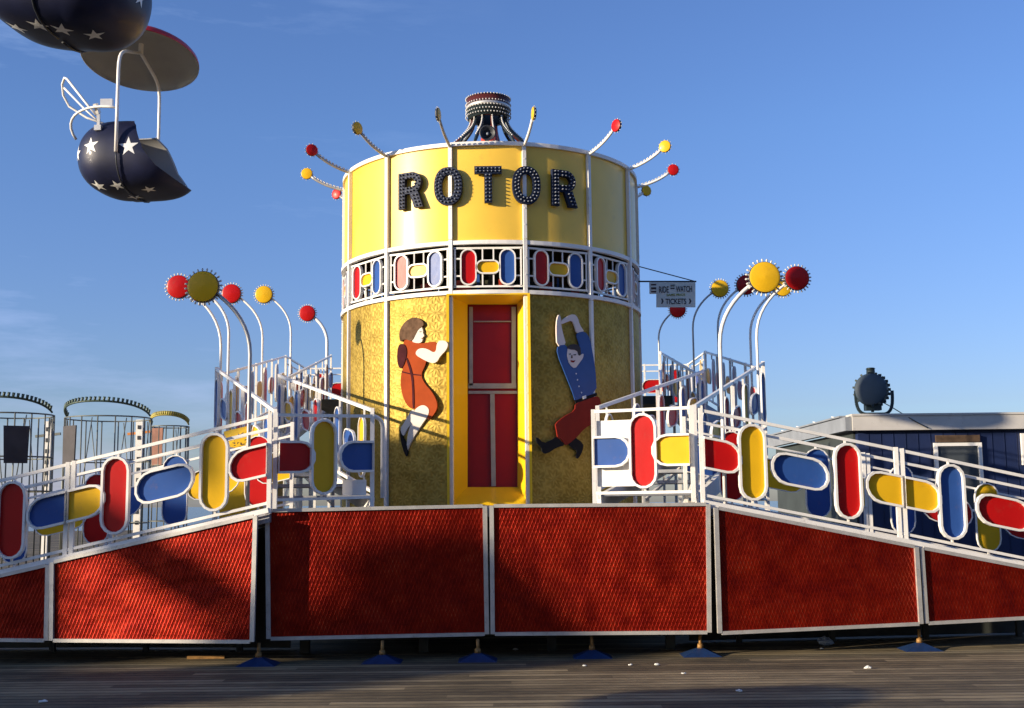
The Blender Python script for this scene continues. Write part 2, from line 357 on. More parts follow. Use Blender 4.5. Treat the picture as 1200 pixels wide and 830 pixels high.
# ------------------------------------------------------------------ ovals and railings
CF = {'r': 'red_face', 'b': 'blue_face', 'y': 'yellow_face'}
def stad(Lh, Wh, half=0, n=9, inset=0.0):
    """outline of a stadium, half extents Lh along x, Wh along y. half=+1: flat at -x end, -1: flat at +x end"""
    r = Wh-inset; a = Lh-Wh; pts = []
    if half >= 0 or True:
        # right cap
        if half == -1:
            pts += [(Lh, -r)]*1 + [(Lh, r)]*1
        else:
            pts += [(a+r*cos(t), r*sin(t)) for t in [(-PI/2+PI*i/n) for i in range(n+1)]]
        if half == 1:
            pts += [(-Lh, r), (-Lh, -r)]
        else:
            pts += [(-a+r*cos(t), r*sin(t)) for t in [(PI/2+PI*i/n) for i in range(n+1)]]
    return pts
def oval(parent, c, ax, nrm, Lh, Wh, col, half=0, shear=False, rim=.025, depth=.06, name='oval_panel', rec=.04, n=9):
    ax = V(ax).normalized(); nrm = V(nrm).normalized(); ay = V((0, 0, 1)) if shear else nrm.cross(ax).normalized(); c = V(c)
    o1 = [c+ax*x+ay*y+nrm*depth/2 for x, y in stad(Lh, Wh, half, n)]; i1 = [c+ax*x+ay*y+nrm*depth/2 for x, y in stad(Lh, Wh, half, n, rim)]
    b = MB(); b.ringprism(o1, i1, -nrm*depth, 0)
    pl = [p - nrm*rec for p in [c+ax*x+ay*y+nrm*depth/2 for x, y in stad(Lh, Wh, half, n, rim*.7)]]
    b.prism(pl, -nrm*.012, 1)
    return b.build(name, ['white_paint', CF[col]], parent)
def rail(parent, p0, p1, items, h=1.0, second=True, posts=(0, 1), w=.033, low=.11, name='railing', balusters=(), postw=.043, v=(.405, .152), hz=(.325, .172), nn=7, odepth=.06, orim=.025):
    p0 = V(p0); p1 = V(p1); d = p1-p0; t = d.normalized(); up = V((0, 0, 1)); nrm = t.cross(up).normalized()
    if nrm.y > 0: nrm = -nrm
    if abs(nrm.y) < .3 and nrm.x*(p0.x) > 0: nrm = nrm
    Ln = d.length; b = MB()
    b.bar(p0+up*h, p1+up*h, w, w); b.bar(p0+up*low, p1+up*low, w*.9, w*.9)
    if second: b.bar(p0+up*(h-.13), p1+up*(h-.13), w*.6, w*.8)
    for s_ in posts:
        q = p0+d*s_; b.box((q.x-postw/2, q.y-postw/2, q.z+0.0), (q.x+postw/2, q.y+postw/2, q.z+h+.025))
    for s_ in balusters:
        q = p0+d*s_; b.bar(q+up*low, q+up*h, .022, .022)
    mid = (h+low)/2
    for (s_, ty, col) in items:      # stub bars carrying the ovals
        q = p0+d*s_
        if ty == 'v':
            b.bar(q+up*(mid+v[0]-.01), q+up*(h-.01), .022); b.bar(q+up*(low), q+up*(mid-v[0]+.01), .022)
    fr = b.build(name, 'white_paint', parent)
    for (s_, ty, col) in items:
        q = p0+d*s_ + up*mid + nrm*(odepth/2+.012)
        kw = dict(n=nn, rim=orim, depth=odepth, rec=odepth*.65); eh_ = hz[0]*.64
        if ty == 'v': oval(fr, q, up, nrm, v[0], v[1], col, **kw)
        elif ty == 'h': oval(fr, q-nrm*.004, t, nrm, hz[0], hz[1], col, shear=True, **kw)
        elif ty == 'e0': oval(fr, nrm*(odepth/2+.008)+p0+t*(eh_+postw/2-.004)+up*mid, t, nrm, eh_, hz[1], col, half=1, shear=True, **kw)
        elif ty == 'e1': oval(fr, nrm*(odepth/2+.008)+p1-t*(eh_+postw/2-.004)+up*mid, t, nrm, eh_, hz[1], col, half=-1, shear=True, **kw)
    return fr

# ------------------------------------------------------------------ platform, skirts, ramps
XA = -0.32; Z0 = 1.565
def skirt(parent, c4, label=None):
    """c4: corners top-left, top-right, bottom-right, bottom-left (world)"""
    tl, tr, br, bl = [V(p) for p in c4]; nrm = (tr-bl).cross(tl-br).normalized()
    if nrm.y > 0: nrm = -nrm
    N = 14; vs = []; uvs = []; fs = []
    Lx = (br-bl).length
    for j in range(N+1):
        for i in range(N+1):
            s_, t_ = i/N, j/N; q = (bl*(1-s_)+br*s_)*(1-t_)+(tl*(1-s_)+tr*s_)*t_
            vs.append(q); uvs.append(((q-bl).dot((br-bl).normalized())+bl.x, q.z))
    for j in range(N):
        for i in range(N): fs.append((j*(N+1)+i, j*(N+1)+i+1, (j+1)*(N+1)+i+1, (j+1)*(N+1)+i))
    b = MB(); b.add(vs, fs, 0, True, uvs); sk = b.build('skirt_panel', 'red_sheet', parent, label=label)
    f = MB(); W = .045; c = (tl+tr+br+bl)/4
    P4 = [bl, br, tr, tl]
    # frame bars, butt joined: uprights full height, rails between
    for a, bb in ((bl, tl), (br, tr)): f.bar(a+nrm*.012, bb+nrm*.012, W, .035, up=nrm)
    tdir = (tr-tl).normalized()
    for a, bb in ((bl, br), (tl, tr)):
        dd = (bb-a).normalized(); f.bar(a+dd*W/2+nrm*.012, bb-dd*W/2+nrm*.012, W*.8, .03, up=nrm)
    f.build('panel_frame', 'silver', sk)
    return sk
plat = thing('ride_platform', (XA, 12.9, 0), 'raised front platform of the ride with two red embossed skirt panels facing the boardwalk', 'platform')
skirt(plat, [P(313.5, 598.5, 12.47), P(568, 593, 12.64), P(570.5, 743, 12.64), P(315, 748.5, 12.47)])
skirt(plat, [P(576, 593, 12.62), P(829.5, 591, 12.6), P(831, 741, 12.6), P(577.5, 743, 12.62)])
fl = P(313, 598, 12.55); fr_ = P(830, 591, 12.75)
b = MB()
b.hexa([(fl.x, 12.52, Z0-.1), (-.2, 12.69, Z0-.1), (-.2, 19.0, Z0-.1), (fl.x-.1, 19.0, Z0-.1)], [(fl.x, 12.52, Z0), (-.2, 12.69, Z0), (-.2, 19.0, Z0), (fl.x-.1, 19.0, Z0)])
b.hexa([(-.2, 12.69, Z0-.1), (fr_.x, 12.66, Z0-.1), (fr_.x+.1, 19.0, Z0-.1), (-.2, 19, Z0-.1)], [(-.2, 12.69, Z0), (fr_.x, 12.66, Z0), (fr_.x+.1, 19.0, Z0), (-.2, 19, Z0)])
b.build('deck', 'grating', plat)
b = MB(); b.box((-2.5, 15.5, .25), (1.9, 20.5, Z0-.12))
for x in (-2.3, -1.0, .4, 1.7):
    b.box((x-.06, 13.2, .35), (x+.06, 15.5, Z0-.12)); b.box((x-.05, 13.3, 0), (x+.05, 13.4, .35))
b.build('chassis', 'underside', plat)
b = MB(); b.box((-2.6, 14.9, .01), (2.2, 14.95, Z0-.11)); b.build('shade_backing', 'underside', plat)  # dark sheet added to keep light out from under the platform

def gate_items(s): return s
g = rail(plat, P(322, 598.5, 12.55), P(436, 594.5, 13.2), [(0, 'e0', 'r'), (.465, 'v', 'y'), (0, 'e1', 'b')], second=False, h=1.0)
b = MB(); e = P(436, 594.5, 13.2); b.tube(bez(e+V((.0, 0, 1.0)), e+V((.06, .06, 1.0)), e+V((.1, .12, .96)), e+V((.1, .14, .88)), 6)+[e+V((.1, .14, .1))], .024); b.build('end_loop', 'white_paint', g)
q = e+V((-.30, 0, .13)); b = MB(); b.box((q.x-.02, q.y-.05, q.z), (q.x+.24, q.y-.03, q.z+.17)); b.build('kick_plate', 'white_paint', g)
p0 = P(697, 590, 13.1); p1 = P(813, 588.5, 12.7)
g = rail(plat, p0, p1, [(0, 'e0', 'b'), (.52, 'v', 'r'), (0, 'e1', 'y')], second=False, h=1.0)
dv = (p1-p0).normalized(); nv = V((dv.y, -dv.x, 0)); b = MB()
a_ = p0+dv*.04+V((0, .045, .18)); b.hexa([a_, a_+dv*.42, a_+dv*.42+V((0, .01, 0)), a_+V((0, .01, 0))], [a_+V((0, 0, .72)), a_+dv*.42+V((0, 0, .72)), a_+dv*.42+V((0, .01, .72)), a_+V((0, .01, .72))])
b.build('backing_sheet', 'white_paint', g)

def ramp(sgn, name_label, F, skirts, fitems, ritems):
    r = thing('ramp', (F[0].x, F[0].y+.6, 0), name_label, 'ramp', 'access ramps of the ride')
    for s in skirts: skirt(r, s)
    b = MB(); off = V((0, 1.25, 0))
    for a, c in zip(F[:-1], F[1:]):
        a0 = a+V((0, .03, -.01)); c0 = c+V((0, .03, -.01)); dz = V((0, 0, -.08))
        b.hexa([a0+dz, c0+dz, c0+off+dz, a0+off+dz], [a0, c0, c0+off, a0+off])
        b.bar(a+V((0, -.02, .035)), c+V((0, -.02, .035)), .03, .05, mi=1); b.bar(a+off+V((0, .03, .03)), c+off+V((0, .03, .03)), .03, .06, mi=1)
    b.build('deck', ['grating', 'white_paint'], r)
    for a, c in zip(F[:-1], F[1:]):
        for s_ in (.25, .75):
            q = a*(1-s_)+c*s_
            for yo in (1.1,):
                if q.z > .2: b = MB(); b.box((q.x-.03, q.y+yo-.03, 0), (q.x+.03, q.y+yo+.03, q.z-.09)); b.build('leg', 'underside', r)
    for a, c in zip(F[:-1], F[1:]):
        a0 = a+off+V((0, .06, -.09)); c0 = c+off+V((0, .06, -.09)); b = MB(); g0 = min(.02, c0.z-.05)
        b.hexa([V((a0.x, a0.y, g0)), V((c0.x, c0.y, g0)), V((c0.x, c0.y+.02, g0)), V((a0.x, a0.y+.02, g0))], [a0, c0, c0+V((0, .02, 0)), a0+V((0, .02, 0))]); b.build('shade_backing', 'underside', r)  # added dark sheet that blocks light from behind, under the ramp
    for k, (a, c) in enumerate(zip(F[:-1], F[1:])):
        pp = (0, 1) if k == 0 else (.012, 1)
        rail(r, a, c, fitems[k], posts=(0, .978) if k == 0 else (.008, 1)); rail(r, a+off, c+off, ritems[k], w=.03, postw=.04, odepth=.03, orim=.010, posts=(0, .985) if k == 0 else (.01, 1))
    return r
Fl = [P(315, 602, 12.34), P(78, 657, 12.58), P(-162, 714, 12.66)]
zb_l = None
ramp(-1, 'left access ramp with red skirt panels and coloured oval railings, half in shadow', Fl,
     [[P(62, 659, 12.55), P(300, 604.5, 12.28), P(296, 752, 12.28), P(61, 750.5, 12.55)], [P(-175, 715, 12.62), P(57, 662, 12.56), P(55, 750.5, 12.56), P(-177, 748, 12.62)]],
     [[(0, 'e0', 'r'), (.265, 'v', 'y'), (.51, 'h', 'b'), (.755, 'v', 'r'), (0, 'e1', 'y')], [(0, 'e0', 'b'), (.27, 'v', 'r'), (.51, 'h', 'y'), (.755, 'v', 'b'), (0, 'e1', 'r')]],
     [[(0, 'e0', 'y'), (.18, 'v', 'r'), (.42, 'h', 'y'), (.63, 'v', 'b'), (0, 'e1', 'b')], [(.06, 'v', 'r'), (.25, 'h', 'y'), (.5, 'v', 'b'), (.75, 'h', 'r')]])
Fr = [P(824, 592.5, 12.62), P(1060, 638, 12.88), P(1298, 686, 13.15)]
ramp(1, 'right access ramp with red skirt panels and sunlit coloured oval railings', Fr,
     [[P(838.5, 595, 12.57), P(1073, 641, 12.82), P(1078.5, 731, 12.82), P(843, 742, 12.57)], [P(1079, 642, 12.84), P(1310, 686, 13.1), P(1316, 718, 13.1), P(1085, 730.5, 12.84)]],
     [[(0, 'e0', 'r'), (.245, 'v', 'y'), (.48, 'h', 'b'), (.72, 'v', 'r'), (0, 'e1', 'y')], [(0, 'e0', 'y'), (.235, 'v', 'b'), (.49, 'h', 'r'), (.74, 'v', 'y'), (0, 'e1', 'b')]],
     [[(0, 'e0', 'b'), (.25, 'v', 'r'), (.50, 'h', 'y'), (.72, 'v', 'b'), (0, 'e1', 'y')], [(.18, 'v', 'b'), (.42, 'h', 'r'), (.64, 'v', 'y'), (.86, 'h', 'r')]])

# ------------------------------------------------------------------ stairs and gallery (mirrored about the tower axis)
ZL = 2.44; ZG = 3.46
side_txt = {-1: 'left', 1: 'right'}
def pt(s, u, y, z): return V((XA+s*u, y, z))
cyc_v = ['b', 'r', 'y', 'b', 'r', 'b']; cyc_h = ['y', 'r', 'b', 'y', 'r']
def auto_items(Ln, step=.5, ph=0):
    n_ = max(2, int(Ln/step)); out = []
    for i in range(n_):
        s_ = (i+.6)/n_
        out.append((s_, 'v' if i % 2 == 0 else 'h', cyc_v[(i//2+ph) % 6] if i % 2 == 0 else cyc_h[(i//2+ph) % 5]))
    return out
for s in (-1, 1):
    B1 = pt(s, 2.42, 13.75, Z0); B2 = pt(s, 1.30, 13.75, Z0); T1 = pt(s, 3.92, 17.0, ZL); T2 = pt(s, 3.22, 18.0, ZL)
    st = thing('staircase', (B1+B2)/2, 'open metal staircase rising behind the %s front gate towards the gallery' % side_txt[s], 'staircase', 'stairs up to the gallery')
    n_ = 6
    for k in range(n_):
        f0, f1 = k/n_, (k+1)/n_; z = Z0+(ZL-Z0)*(k+1)/n_
        a, c, d_, e_ = B1.lerp(T1, f0), B2.lerp(T2, f0), B2.lerp(T2, f1+.02), B1.lerp(T1, f1+.02)
        for q in (a, c, d_, e_): q.z = z
        dn = V((0, 0, -.04)); b = MB(); b.hexa([a+dn, c+dn, d_+dn, e_+dn], [a, c, d_, e_]); b.build('tread', 'grating', st)
    for a, c in ((B1, T1), (B2, T2)):
        b = MB(); b.bar(a+V((0, 0, .02)), c+V((0, 0, .02)), .05, .2); b.build('stringer', 'white_paint', st)
        Ln = (c-a).length
        rail(st, a+V((0, 0, .08)), c+V((0, 0, .08)), auto_items(Ln, .52, 0 if a is B1 else 2), h=1.04, second=False, posts=(0, .5, 1), w=.04, v=(.36, .12), hz=(.24, .14), nn=6, odepth=.032, orim=.016)
    for a, c in ((B1, T1), (B2, T2)):
        for f in (.35, .7, 1.0):
            q = a.lerp(c, f); b = MB(); b.box((q.x-.02, q.y-.02, Z0 if f < .4 else 0), (q.x+.02, q.y+.02, q.z-.06)); b.build('leg', 'white_paint', st)
        q0 = a.lerp(c, .35); q1 = a.lerp(c, .7); q2 = c
        b = MB(); b.bar((q0.x, q0.y, Z0+.05), (q1.x, q1.y, q1.z-.12), .035); b.build('brace', 'white_paint', st)
        b = MB(); b.bar((q1.x, q1.y, Z0-.1), (q2.x, q2.y, q2.z-.12), .035); b.build('brace', 'white_paint', st)
    # upper walkway, climbing back to the gallery
    U1 = pt(s, 4.08, 23.0, ZG); U2 = pt(s, 3.2, 23.0, ZG)
    wk = thing('walkway', T1.lerp(U2, .5)*1.0, 'sloping upper walkway on the %s side with thin oval railings climbing to the gallery' % side_txt[s], 'walkway', 'upper walkways')
    b = MB(); dn = V((0, 0, -.08)); b.hexa([T1+dn, T2+dn, U2+dn, U1+dn], [T1, T2, U2, U1]); b.build('deck', 'grating', wk)
    rail(wk, T1, U1, auto_items(6, .55, 1), h=1.02, second=False, posts=(0, .25, .5, .75, 1), w=.035, v=(.36, .13), hz=(.25, .15), nn=6, odepth=.03, orim=.014, postw=.035)
    rail(wk, T2, U2, auto_items(5, .5, 3), h=1.02, second=False, posts=(0, .33, .66, 1), w=.035, v=(.36, .13), hz=(.25, .15), nn=6, odepth=.03, orim=.014, postw=.035, balusters=(.08, .2, .42, .55, .8, .9))
    for f in (.02, .33, .66, .98):
        for a, c in ((T1, U1), (T2, U2)):
            q = a.lerp(c, f); b = MB(); b.box((q.x-.022, q.y-.022, 0), (q.x+.022, q.y+.022, q.z-.08)); b.build('leg', 'white_paint', wk)
    b = MB(); b.bar((T1.x, T1.y, .6), (T1.lerp(U1, .33)).xyz-V((0, 0, .15)), .035); b.build('brace', 'white_paint', wk)
    b = MB(); b.bar((T2.x, T2.y, 1.2), (T2.lerp(U2, .33)).xyz-V((0, 0, .15)), .035); b.build('brace', 'white_paint', wk)
ga = thing('gallery', (XA, 23, 0), 'raised spectator gallery running behind the golden tower with dark underside', 'gallery')
b = MB(); b.box((XA-4.05, 23.02, ZG-.14), (XA+4.05, 25.2, ZG)); b.box((XA-3.15, 21.0, ZG-.14), (XA+3.15, 23.02, ZG)); b.build('deck', 'underside', ga)
for u in (-3.9, -2.9, 0, 2.9, 3.9):
    for y in (23.2, 25.0): b = MB(); b.box((XA+u-.04, y-.04, 0), (XA+u+.04, y+.04, ZG-.14)); b.build('leg', 'grey_metal', ga)
for s in (-1, 1):
    rail(ga, pt(s, 4.08, 23.05, ZG), pt(s, 4.05, 25.1, ZG), auto_items(2, .5, 2), h=1.02, second=True, w=.03, nn=6, odepth=.03, orim=.014, v=(.36, .13), hz=(.25, .15), postw=.035)
    rail(ga, pt(s, 4.05, 25.14, ZG), pt(s, 2.2, 25.14, ZG), auto_items(2, .5, 4), h=1.02, second=True, w=.03, nn=6, odepth=.03, orim=.014, v=(.36, .13), hz=(.25, .15), postw=.035, posts=(0, .5, 1))
rail(ga, V((XA-2.18, 25.14, ZG)), V((XA+2.18, 25.14, ZG)), auto_items(4.4, .5, 0), h=1.02, second=True, w=.03, nn=6, odepth=.03, orim=.014, v=(.36, .13), hz=(.25, .15), postw=.035, posts=(0, .5, 1))

# ------------------------------------------------------------------ the tower
CT = V((XA, 18.5, 0)); R = 2.29
ZR = P(575, 169, 18.5-R).z; ZB1 = P(575, 283.5, 18.5-R).z; ZB0 = P(575, 343.5, 18.5-R).z
def cp(deg, r, z): return V((CT.x+r*sin(rad(deg)), CT.y-r*cos(rad(deg)), z))
tw = thing('rotor_tower', (CT.x, CT.y, Z0), 'round amusement ride tower, yellow enamel above, gold embossed sheet below, with bulb letters', 'ride tower')
DA = 360/14
def patch(a0, a1, z0, z1, r, n_=14, nz_=1):
    vs = []; uvs = []; fs = []
    for j in range(nz_+1):
        for i in range(n_+1):
            a = a0+(a1-a0)*i/n_; z = z0+(z1-z0)*j/nz_
            vs.append(cp(a, r, z)); uvs.append((rad(a)*r, z))
    for j in range(nz_):
        for i in range(n_): fs.append((j*(n_+1)+i, j*(n_+1)+i+1, (j+1)*(n_+1)+i+1, (j+1)*(n_+1)+i))
    return vs, fs, uvs
for k in range(14):
    a0 = (k-.5)*DA; a1 = (k+.5)*DA
    b = MB(); v_, f_, u_ = patch(a0, a1, ZB1, ZR, R); b.add(v_, f_, 0, True, u_); v_, f_, u_ = patch(a0, a1, ZB1, ZR, R-.03); b.add(v_, [q[::-1] for q in f_], 1, True, u_)
    b.build('upper_panel', ['yellow_enamel', 'drum_inside'], tw)
    if k != 0:
        b = MB(); v_, f_, u_ = patch(a0, a1, Z0, ZB0, R+.012); b.add(v_, f_, 0, True, u_); v_, f_, u_ = patch(a0, a1, Z0, ZB0, R-.02); b.add(v_, [q[::-1] for q in f_], 1, True, u_)
        b.build('lower_panel', ['gold_sheet', 'drum_inside'], tw)
    # upright moulding
    a = a0; b = MB()
    for z_0, z_1 in ((Z0, ZB0-.04), (ZB0-.04, ZB1+.04), (ZB1+.04, ZR+.02)):
        rr = R+.03; ww = .032
        pA = cp(a, rr, z_0+.004); pB = cp(a, rr, z_1-.004); b.bar(pA, pB, ww*1.6, .05, up=(cp(a, 1, 0)-cp(a, 0, 0)))
    for q_ in range(22):
        zq = Z0+.12+q_*.235
        if abs(zq-ZB0) > .06 and abs(zq-ZB1) > .06 and zq < ZR-.03: b.cyl(cp(a, R+.05, zq), cp(a, R+.061, zq), .011, .008, 6)
    b.build('moulding', 'white_trim', tw)
# hoops
def hoop(z0, z1, r0, r1, n_=112):
    b = MB(); vs = []; fs = []
    for i in range(n_):
        a = 360*i/n_
        vs += [cp(a, r0, z0), cp(a, r1, z0), cp(a, r1, z1), cp(a, r0, z1)]
    for i in range(n_):
        j = (i+1) % n_
        for q in range(4): fs.append((i*4+q, i*4+(q+1) % 4, j*4+(q+1) % 4, j*4+q))
    b.add(vs, fs, 0, False); return b
hoop(ZR-.02, ZR+.035, R-.04, R+.035).build('hoop', 'white_trim', tw)
hoop(ZB1-.035, ZB1+.02, R-.02, R+.045).build('hoop', 'white_trim', tw)
hoop(ZB0-.015, ZB0+.04, R-.02, R+.05).build('hoop', 'white_trim', tw)
# roof
b = MB(); b.lathe((CT.x, CT.y, 0), (0, 0, 1), [(R-.04, ZR-.12), (.5, ZR+.05), (0, ZR+.06)], 56); b.build('roof', 'drum_inside', tw)
# inner barrel, floor behind the windows, red cushions
b = MB(); b.lathe((CT.x, CT.y, 0), (0, 0, 1), [(1.55, Z0+.1), (1.55, ZB0+.32)], 56)
b.lathe((CT.x, CT.y, 0), (0, 0, 1), [(1.55, ZB0+.32), (0, ZB0+.36)], 56)
for k in range(16):
    a = k*22.5+5
    for (w_, z0, z1, mi) in ((8, ZB0-.2, ZB0+.33, 1), (1.6, ZB0-.2, ZB0+.40, 2)):
        v_, f_, u_ = patch(a, a+w_, z0, z1, 1.57+.01*mi, 3); b.add(v_, f_, mi, True, u_); a += 11
b.build('inner_barrel', ['barrel_dark', 'barrel_red', 'blue_face'], tw)
b = MB(); b.lathe((CT.x, CT.y, 0), (0, 0, 1), [(1.0, ZB1-.1), (1.0, ZR-.2)], 40); 
for k in range(7):
    a = k*360/7; p = cp(a, 1.75, ZB0+.1); b.bar(p, cp(a+9, 1.7, ZR-.2), .07)
b.build('inner_drive', 'barrel_dark', tw)
b = MB(); v_ = []; 
b.lathe((CT.x, CT.y, 0), (0, 0, 1), [(1.56, ZB0+.01), (R-.03, ZB0+.01)], 56); b.build('inner_floor', 'underside', tw)
# lattice band
for k in range(14):
    ac = k*DA; h2 = DA/2-.9
    A = cp(ac-h2, R+.01, 0); Bp = cp(ac+h2, R+.01, 0); t = (Bp-A).normalized(); W_ = (Bp-A).length; nrm = cp(ac, 1, 0)-cp(ac, 0, 0)
    z0, z1 = ZB0+.10, ZB1-.08; b = MB(); up = V((0, 0, 1)); w_ = .022
    def q(s_, z): return A+t*(W_*s_)+up*z
    for z in (z0, z1): b.bar(q(0, z), q(1, z), w_, w_*1.2)
    for s_ in (.02, .98): b.bar(q(s_, z0), q(s_, z1), w_, w_)
    zm = (z0+z1)/2; hh = (z1-z0)/2
    for s_ in (.42, .58):
        b.bar(q(s_, z0), q(s_, zm-.09), w_*.9); b.bar(q(s_, zm+.09), q(s_, z1), w_*.9)
    for z in (z0+hh*.55, z1-hh*.55):
        b.bar(q(.02, z), q(.11, z), w_*.9); b.bar(q(.89, z), q(.98, z), w_*.9)
    la = b.build('lattice_panel', 'white_trim', tw)
    for (s_, ty, col) in ((.215, 'v', 'r'), (.5, 'h', 'y'), (.785, 'v', 'b')):
        c = q(s_, zm)+nrm*.015
        if ty == 'v': oval(la, c, up, nrm, hh-.012, .115, col, rim=.02, depth=.05, rec=.03)
        else: oval(la, c, t, nrm, .172, .10, col, rim=.02, depth=.05, rec=.03)
# portal and doors
zt = ZB0-.03; fy = 18.5-R-.02
op = [V((XA-.54, fy+.05, Z0+.01)), V((XA+.54, fy+.05, Z0+.01)), V((XA+.54, fy+.05, zt)), V((XA-.54, fy+.05, zt))]
iy = fy+.50
def xy(px, py): return P(px, py, iy)
ip = [xy(548, 571), xy(606.5, 571), xy(606, 357), xy(548, 357)]
b = MB()
for i in range(4):
    j = (i+1) % 4; b.add([op[i], op[j], ip[j], ip[i]], [(0, 1, 2, 3)])
    ex = V((0, .02, 0)); 
ring_o = [p+V((0, -.06, 0)) for p in op]
oo = [op[0]+V((-.035, -.06, 0)), op[1]+V((.035, -.06, 0)), op[2]+V((.035, -.06, .02)), op[3]+V((-.035, -.06, .02))]
b.ringprism(oo, ring_o, V((0, .08, 0)))
po = b.build('entrance_portal', 'yellow_portal', tw)
b = MB(); z_ = iy+.02
c4 = [p+V((0, .03, 0)) for p in ip]; b.add(c4, [(0, 1, 2, 3)]); b.build('door', 'door_red', po)
b = MB(); up = V((0, -1, 0))
def fbar(x0, y0, x1, y1, w, m_=0): b.bar(P(x0, y0, iy+.01), P(x1, y1, iy+.01), w, .03, up=V((0, -1, 0)), mi=m_)
fbar(552, 360, 552, 452, .05); fbar(602, 360, 602, 452, .06); fbar(549, 452.5, 605, 452.5, .07)
fbar(549, 460, 606, 460, .04); fbar(577, 462, 578.5, 570, .062); fbar(555, 377, 599, 377, .015)
b.build('door_frame', 'grey_metal', po)
# letters
ZC = P(576, 216.5, 16.15).z
H = .52; S = .106
def letter_shape(ch):
    """list of closed outlines + (optional) holes as ring pairs; returns prisms and bulb paths in local (x,z)"""
    W = .38; pr = []; rings = []; bulbs = []
    if ch == 'T':
        W = .38; pr = [[(-W/2, H/2), (-W/2, H/2-S), (-S/2, H/2-S), (-S/2, -H/2), (S/2, -H/2), (S/2, H/2-S), (W/2, H/2-S), (W/2, H/2)]]
        bulbs = [[(-W/2+.03, H/2-.035), (W/2-.03, H/2-.035)], [(-W/2+.03, H/2-.075), (W/2-.03, H/2-.075)], [(-.025, H/2-.13), (-.025, -H/2+.03)], [(.025, H/2-.13), (.025, -H/2+.03)]]
    elif ch == 'O':
        N = 36; a, c = .20, H/2+.01
        def el(a, c): return [(a*math.copysign(abs(cos(t))**.85, cos(t)), c*math.copysign(abs(sin(t))**.85, sin(t))) for t in [2*PI*i/N for i in range(N)]]
        rings = [(el(a, c), el(a-S, c-S))]; bulbs = [el(a-.032, c-.032)+[el(a-.032, c-.032)[0]], el(a-.078, c-.078)+[el(a-.078, c-.078)[0]]]
    elif ch == 'R':
        x0 = -.19; N = 12; zc = H/2-.155; ro = .155
        bowl_o = [(.03+ro*sin(t), zc+ro*cos(t)) for t in [PI*i/N for i in range(N+1)]]; bowl_i = [(.03+(ro-S*.85)*sin(t), zc+(ro-S*.85)*cos(t)) for t in [PI*i/N for i in range(N+1)]]
        pr = [[(x0, H/2), (x0, -H/2), (x0+S, -H/2), (x0+S, H/2)],
              [(x0+S, H/2)]+bowl_o+[(x0+S, zc-ro), (x0+S, zc-ro+S*.85)]+bowl_i[::-1]+[(x0+S, H/2-S*.85)],
              [(.0, zc-ro), (.13, zc-ro+.02), (.215, -H/2), (.075, -H/2)]]
        bulbs = [[(x0+.033, H/2-.03), (x0+.033, -H/2+.03)], [(x0+.078, H/2-.03), (x0+.078, -H/2+.03)], [(x0+.15, H/2-.03)]+[(.03+(ro-.03)*sin(t), zc+(ro-.03)*cos(t)) for t in [PI*i/8 for i in range(9)]]+[(x0+.15, zc-ro+.03)],
                 [(x0+.15, H/2-.08)]+[(.03+(ro-.08)*sin(t), zc+(ro-.08)*cos(t)) for t in [PI*i/6 for i in range(7)]]+[(x0+.15, zc-ro+.08)], [(.06, zc-ro-.03), (.115, -H/2+.03)], [(.115, zc-ro-.03), (.17, -H/2+.03)]]
    return pr, rings, bulbs
for ch, a in (('R', -27.6), ('O', -13.4), ('T', .3), ('O', 13.4), ('R', 27.2)):
    pr, rings, bulbs = letter_shape(ch); nrm = (cp(a, 1, 0)-cp(a, 0, 0)).normalized(); t = V((0, 0, 1)).cross(nrm).normalized()
    if t.x < 0: t = -t
    c = cp(a, R+.035, ZC)
    def lp(x, z, o=0): return c+t*x+V((0, 0, z))+nrm*o
    b = MB()
    for o_ in pr: b.prism([lp(x, z, .05) for x, z in o_], -nrm*.06)
    for o_, i_ in rings: b.ringprism([lp(x, z, .05) for x, z in o_], [lp(x, z, .05) for x, z in i_], -nrm*.06)
    # brackets to the drum
    for z in (-.15, .15): b.bar(lp(0 if ch == 'T' else -.12, z, -.005), lp(0 if ch == 'T' else -.12, z, -.05), .03)
    le = b.build('letter', 'letter_body', tw)
    b = MB()
    for path in bulbs:
        pts = [V((x, 0, z)) for x, z in path]; ln = [0]
        for i in range(1, len(pts)): ln.append(ln[-1]+(pts[i]-pts[i-1]).length)
        k = max(2, round(ln[-1]/.052))
        for i in range(k+1):
            d_ = ln[-1]*i/k; j = 1
            while j < len(ln)-1 and ln[j] < d_: j += 1
            f = (d_-ln[j-1])/max(1e-6, ln[j]-ln[j-1]); q_ = pts[j-1].lerp(pts[j], f)
            b.cyl(lp(q_.x, q_.z, .05), lp(q_.x, q_.z, .062), .016, .014, 6, 1); b.lathe(lp(q_.x, q_.z, .062), nrm, [(.009, 0), (.0115, .012), (.008, .022), (0, .026)], 6, 0)
    b.build('bulbs', ['bulb_glass', 'bulb_socket'], le)
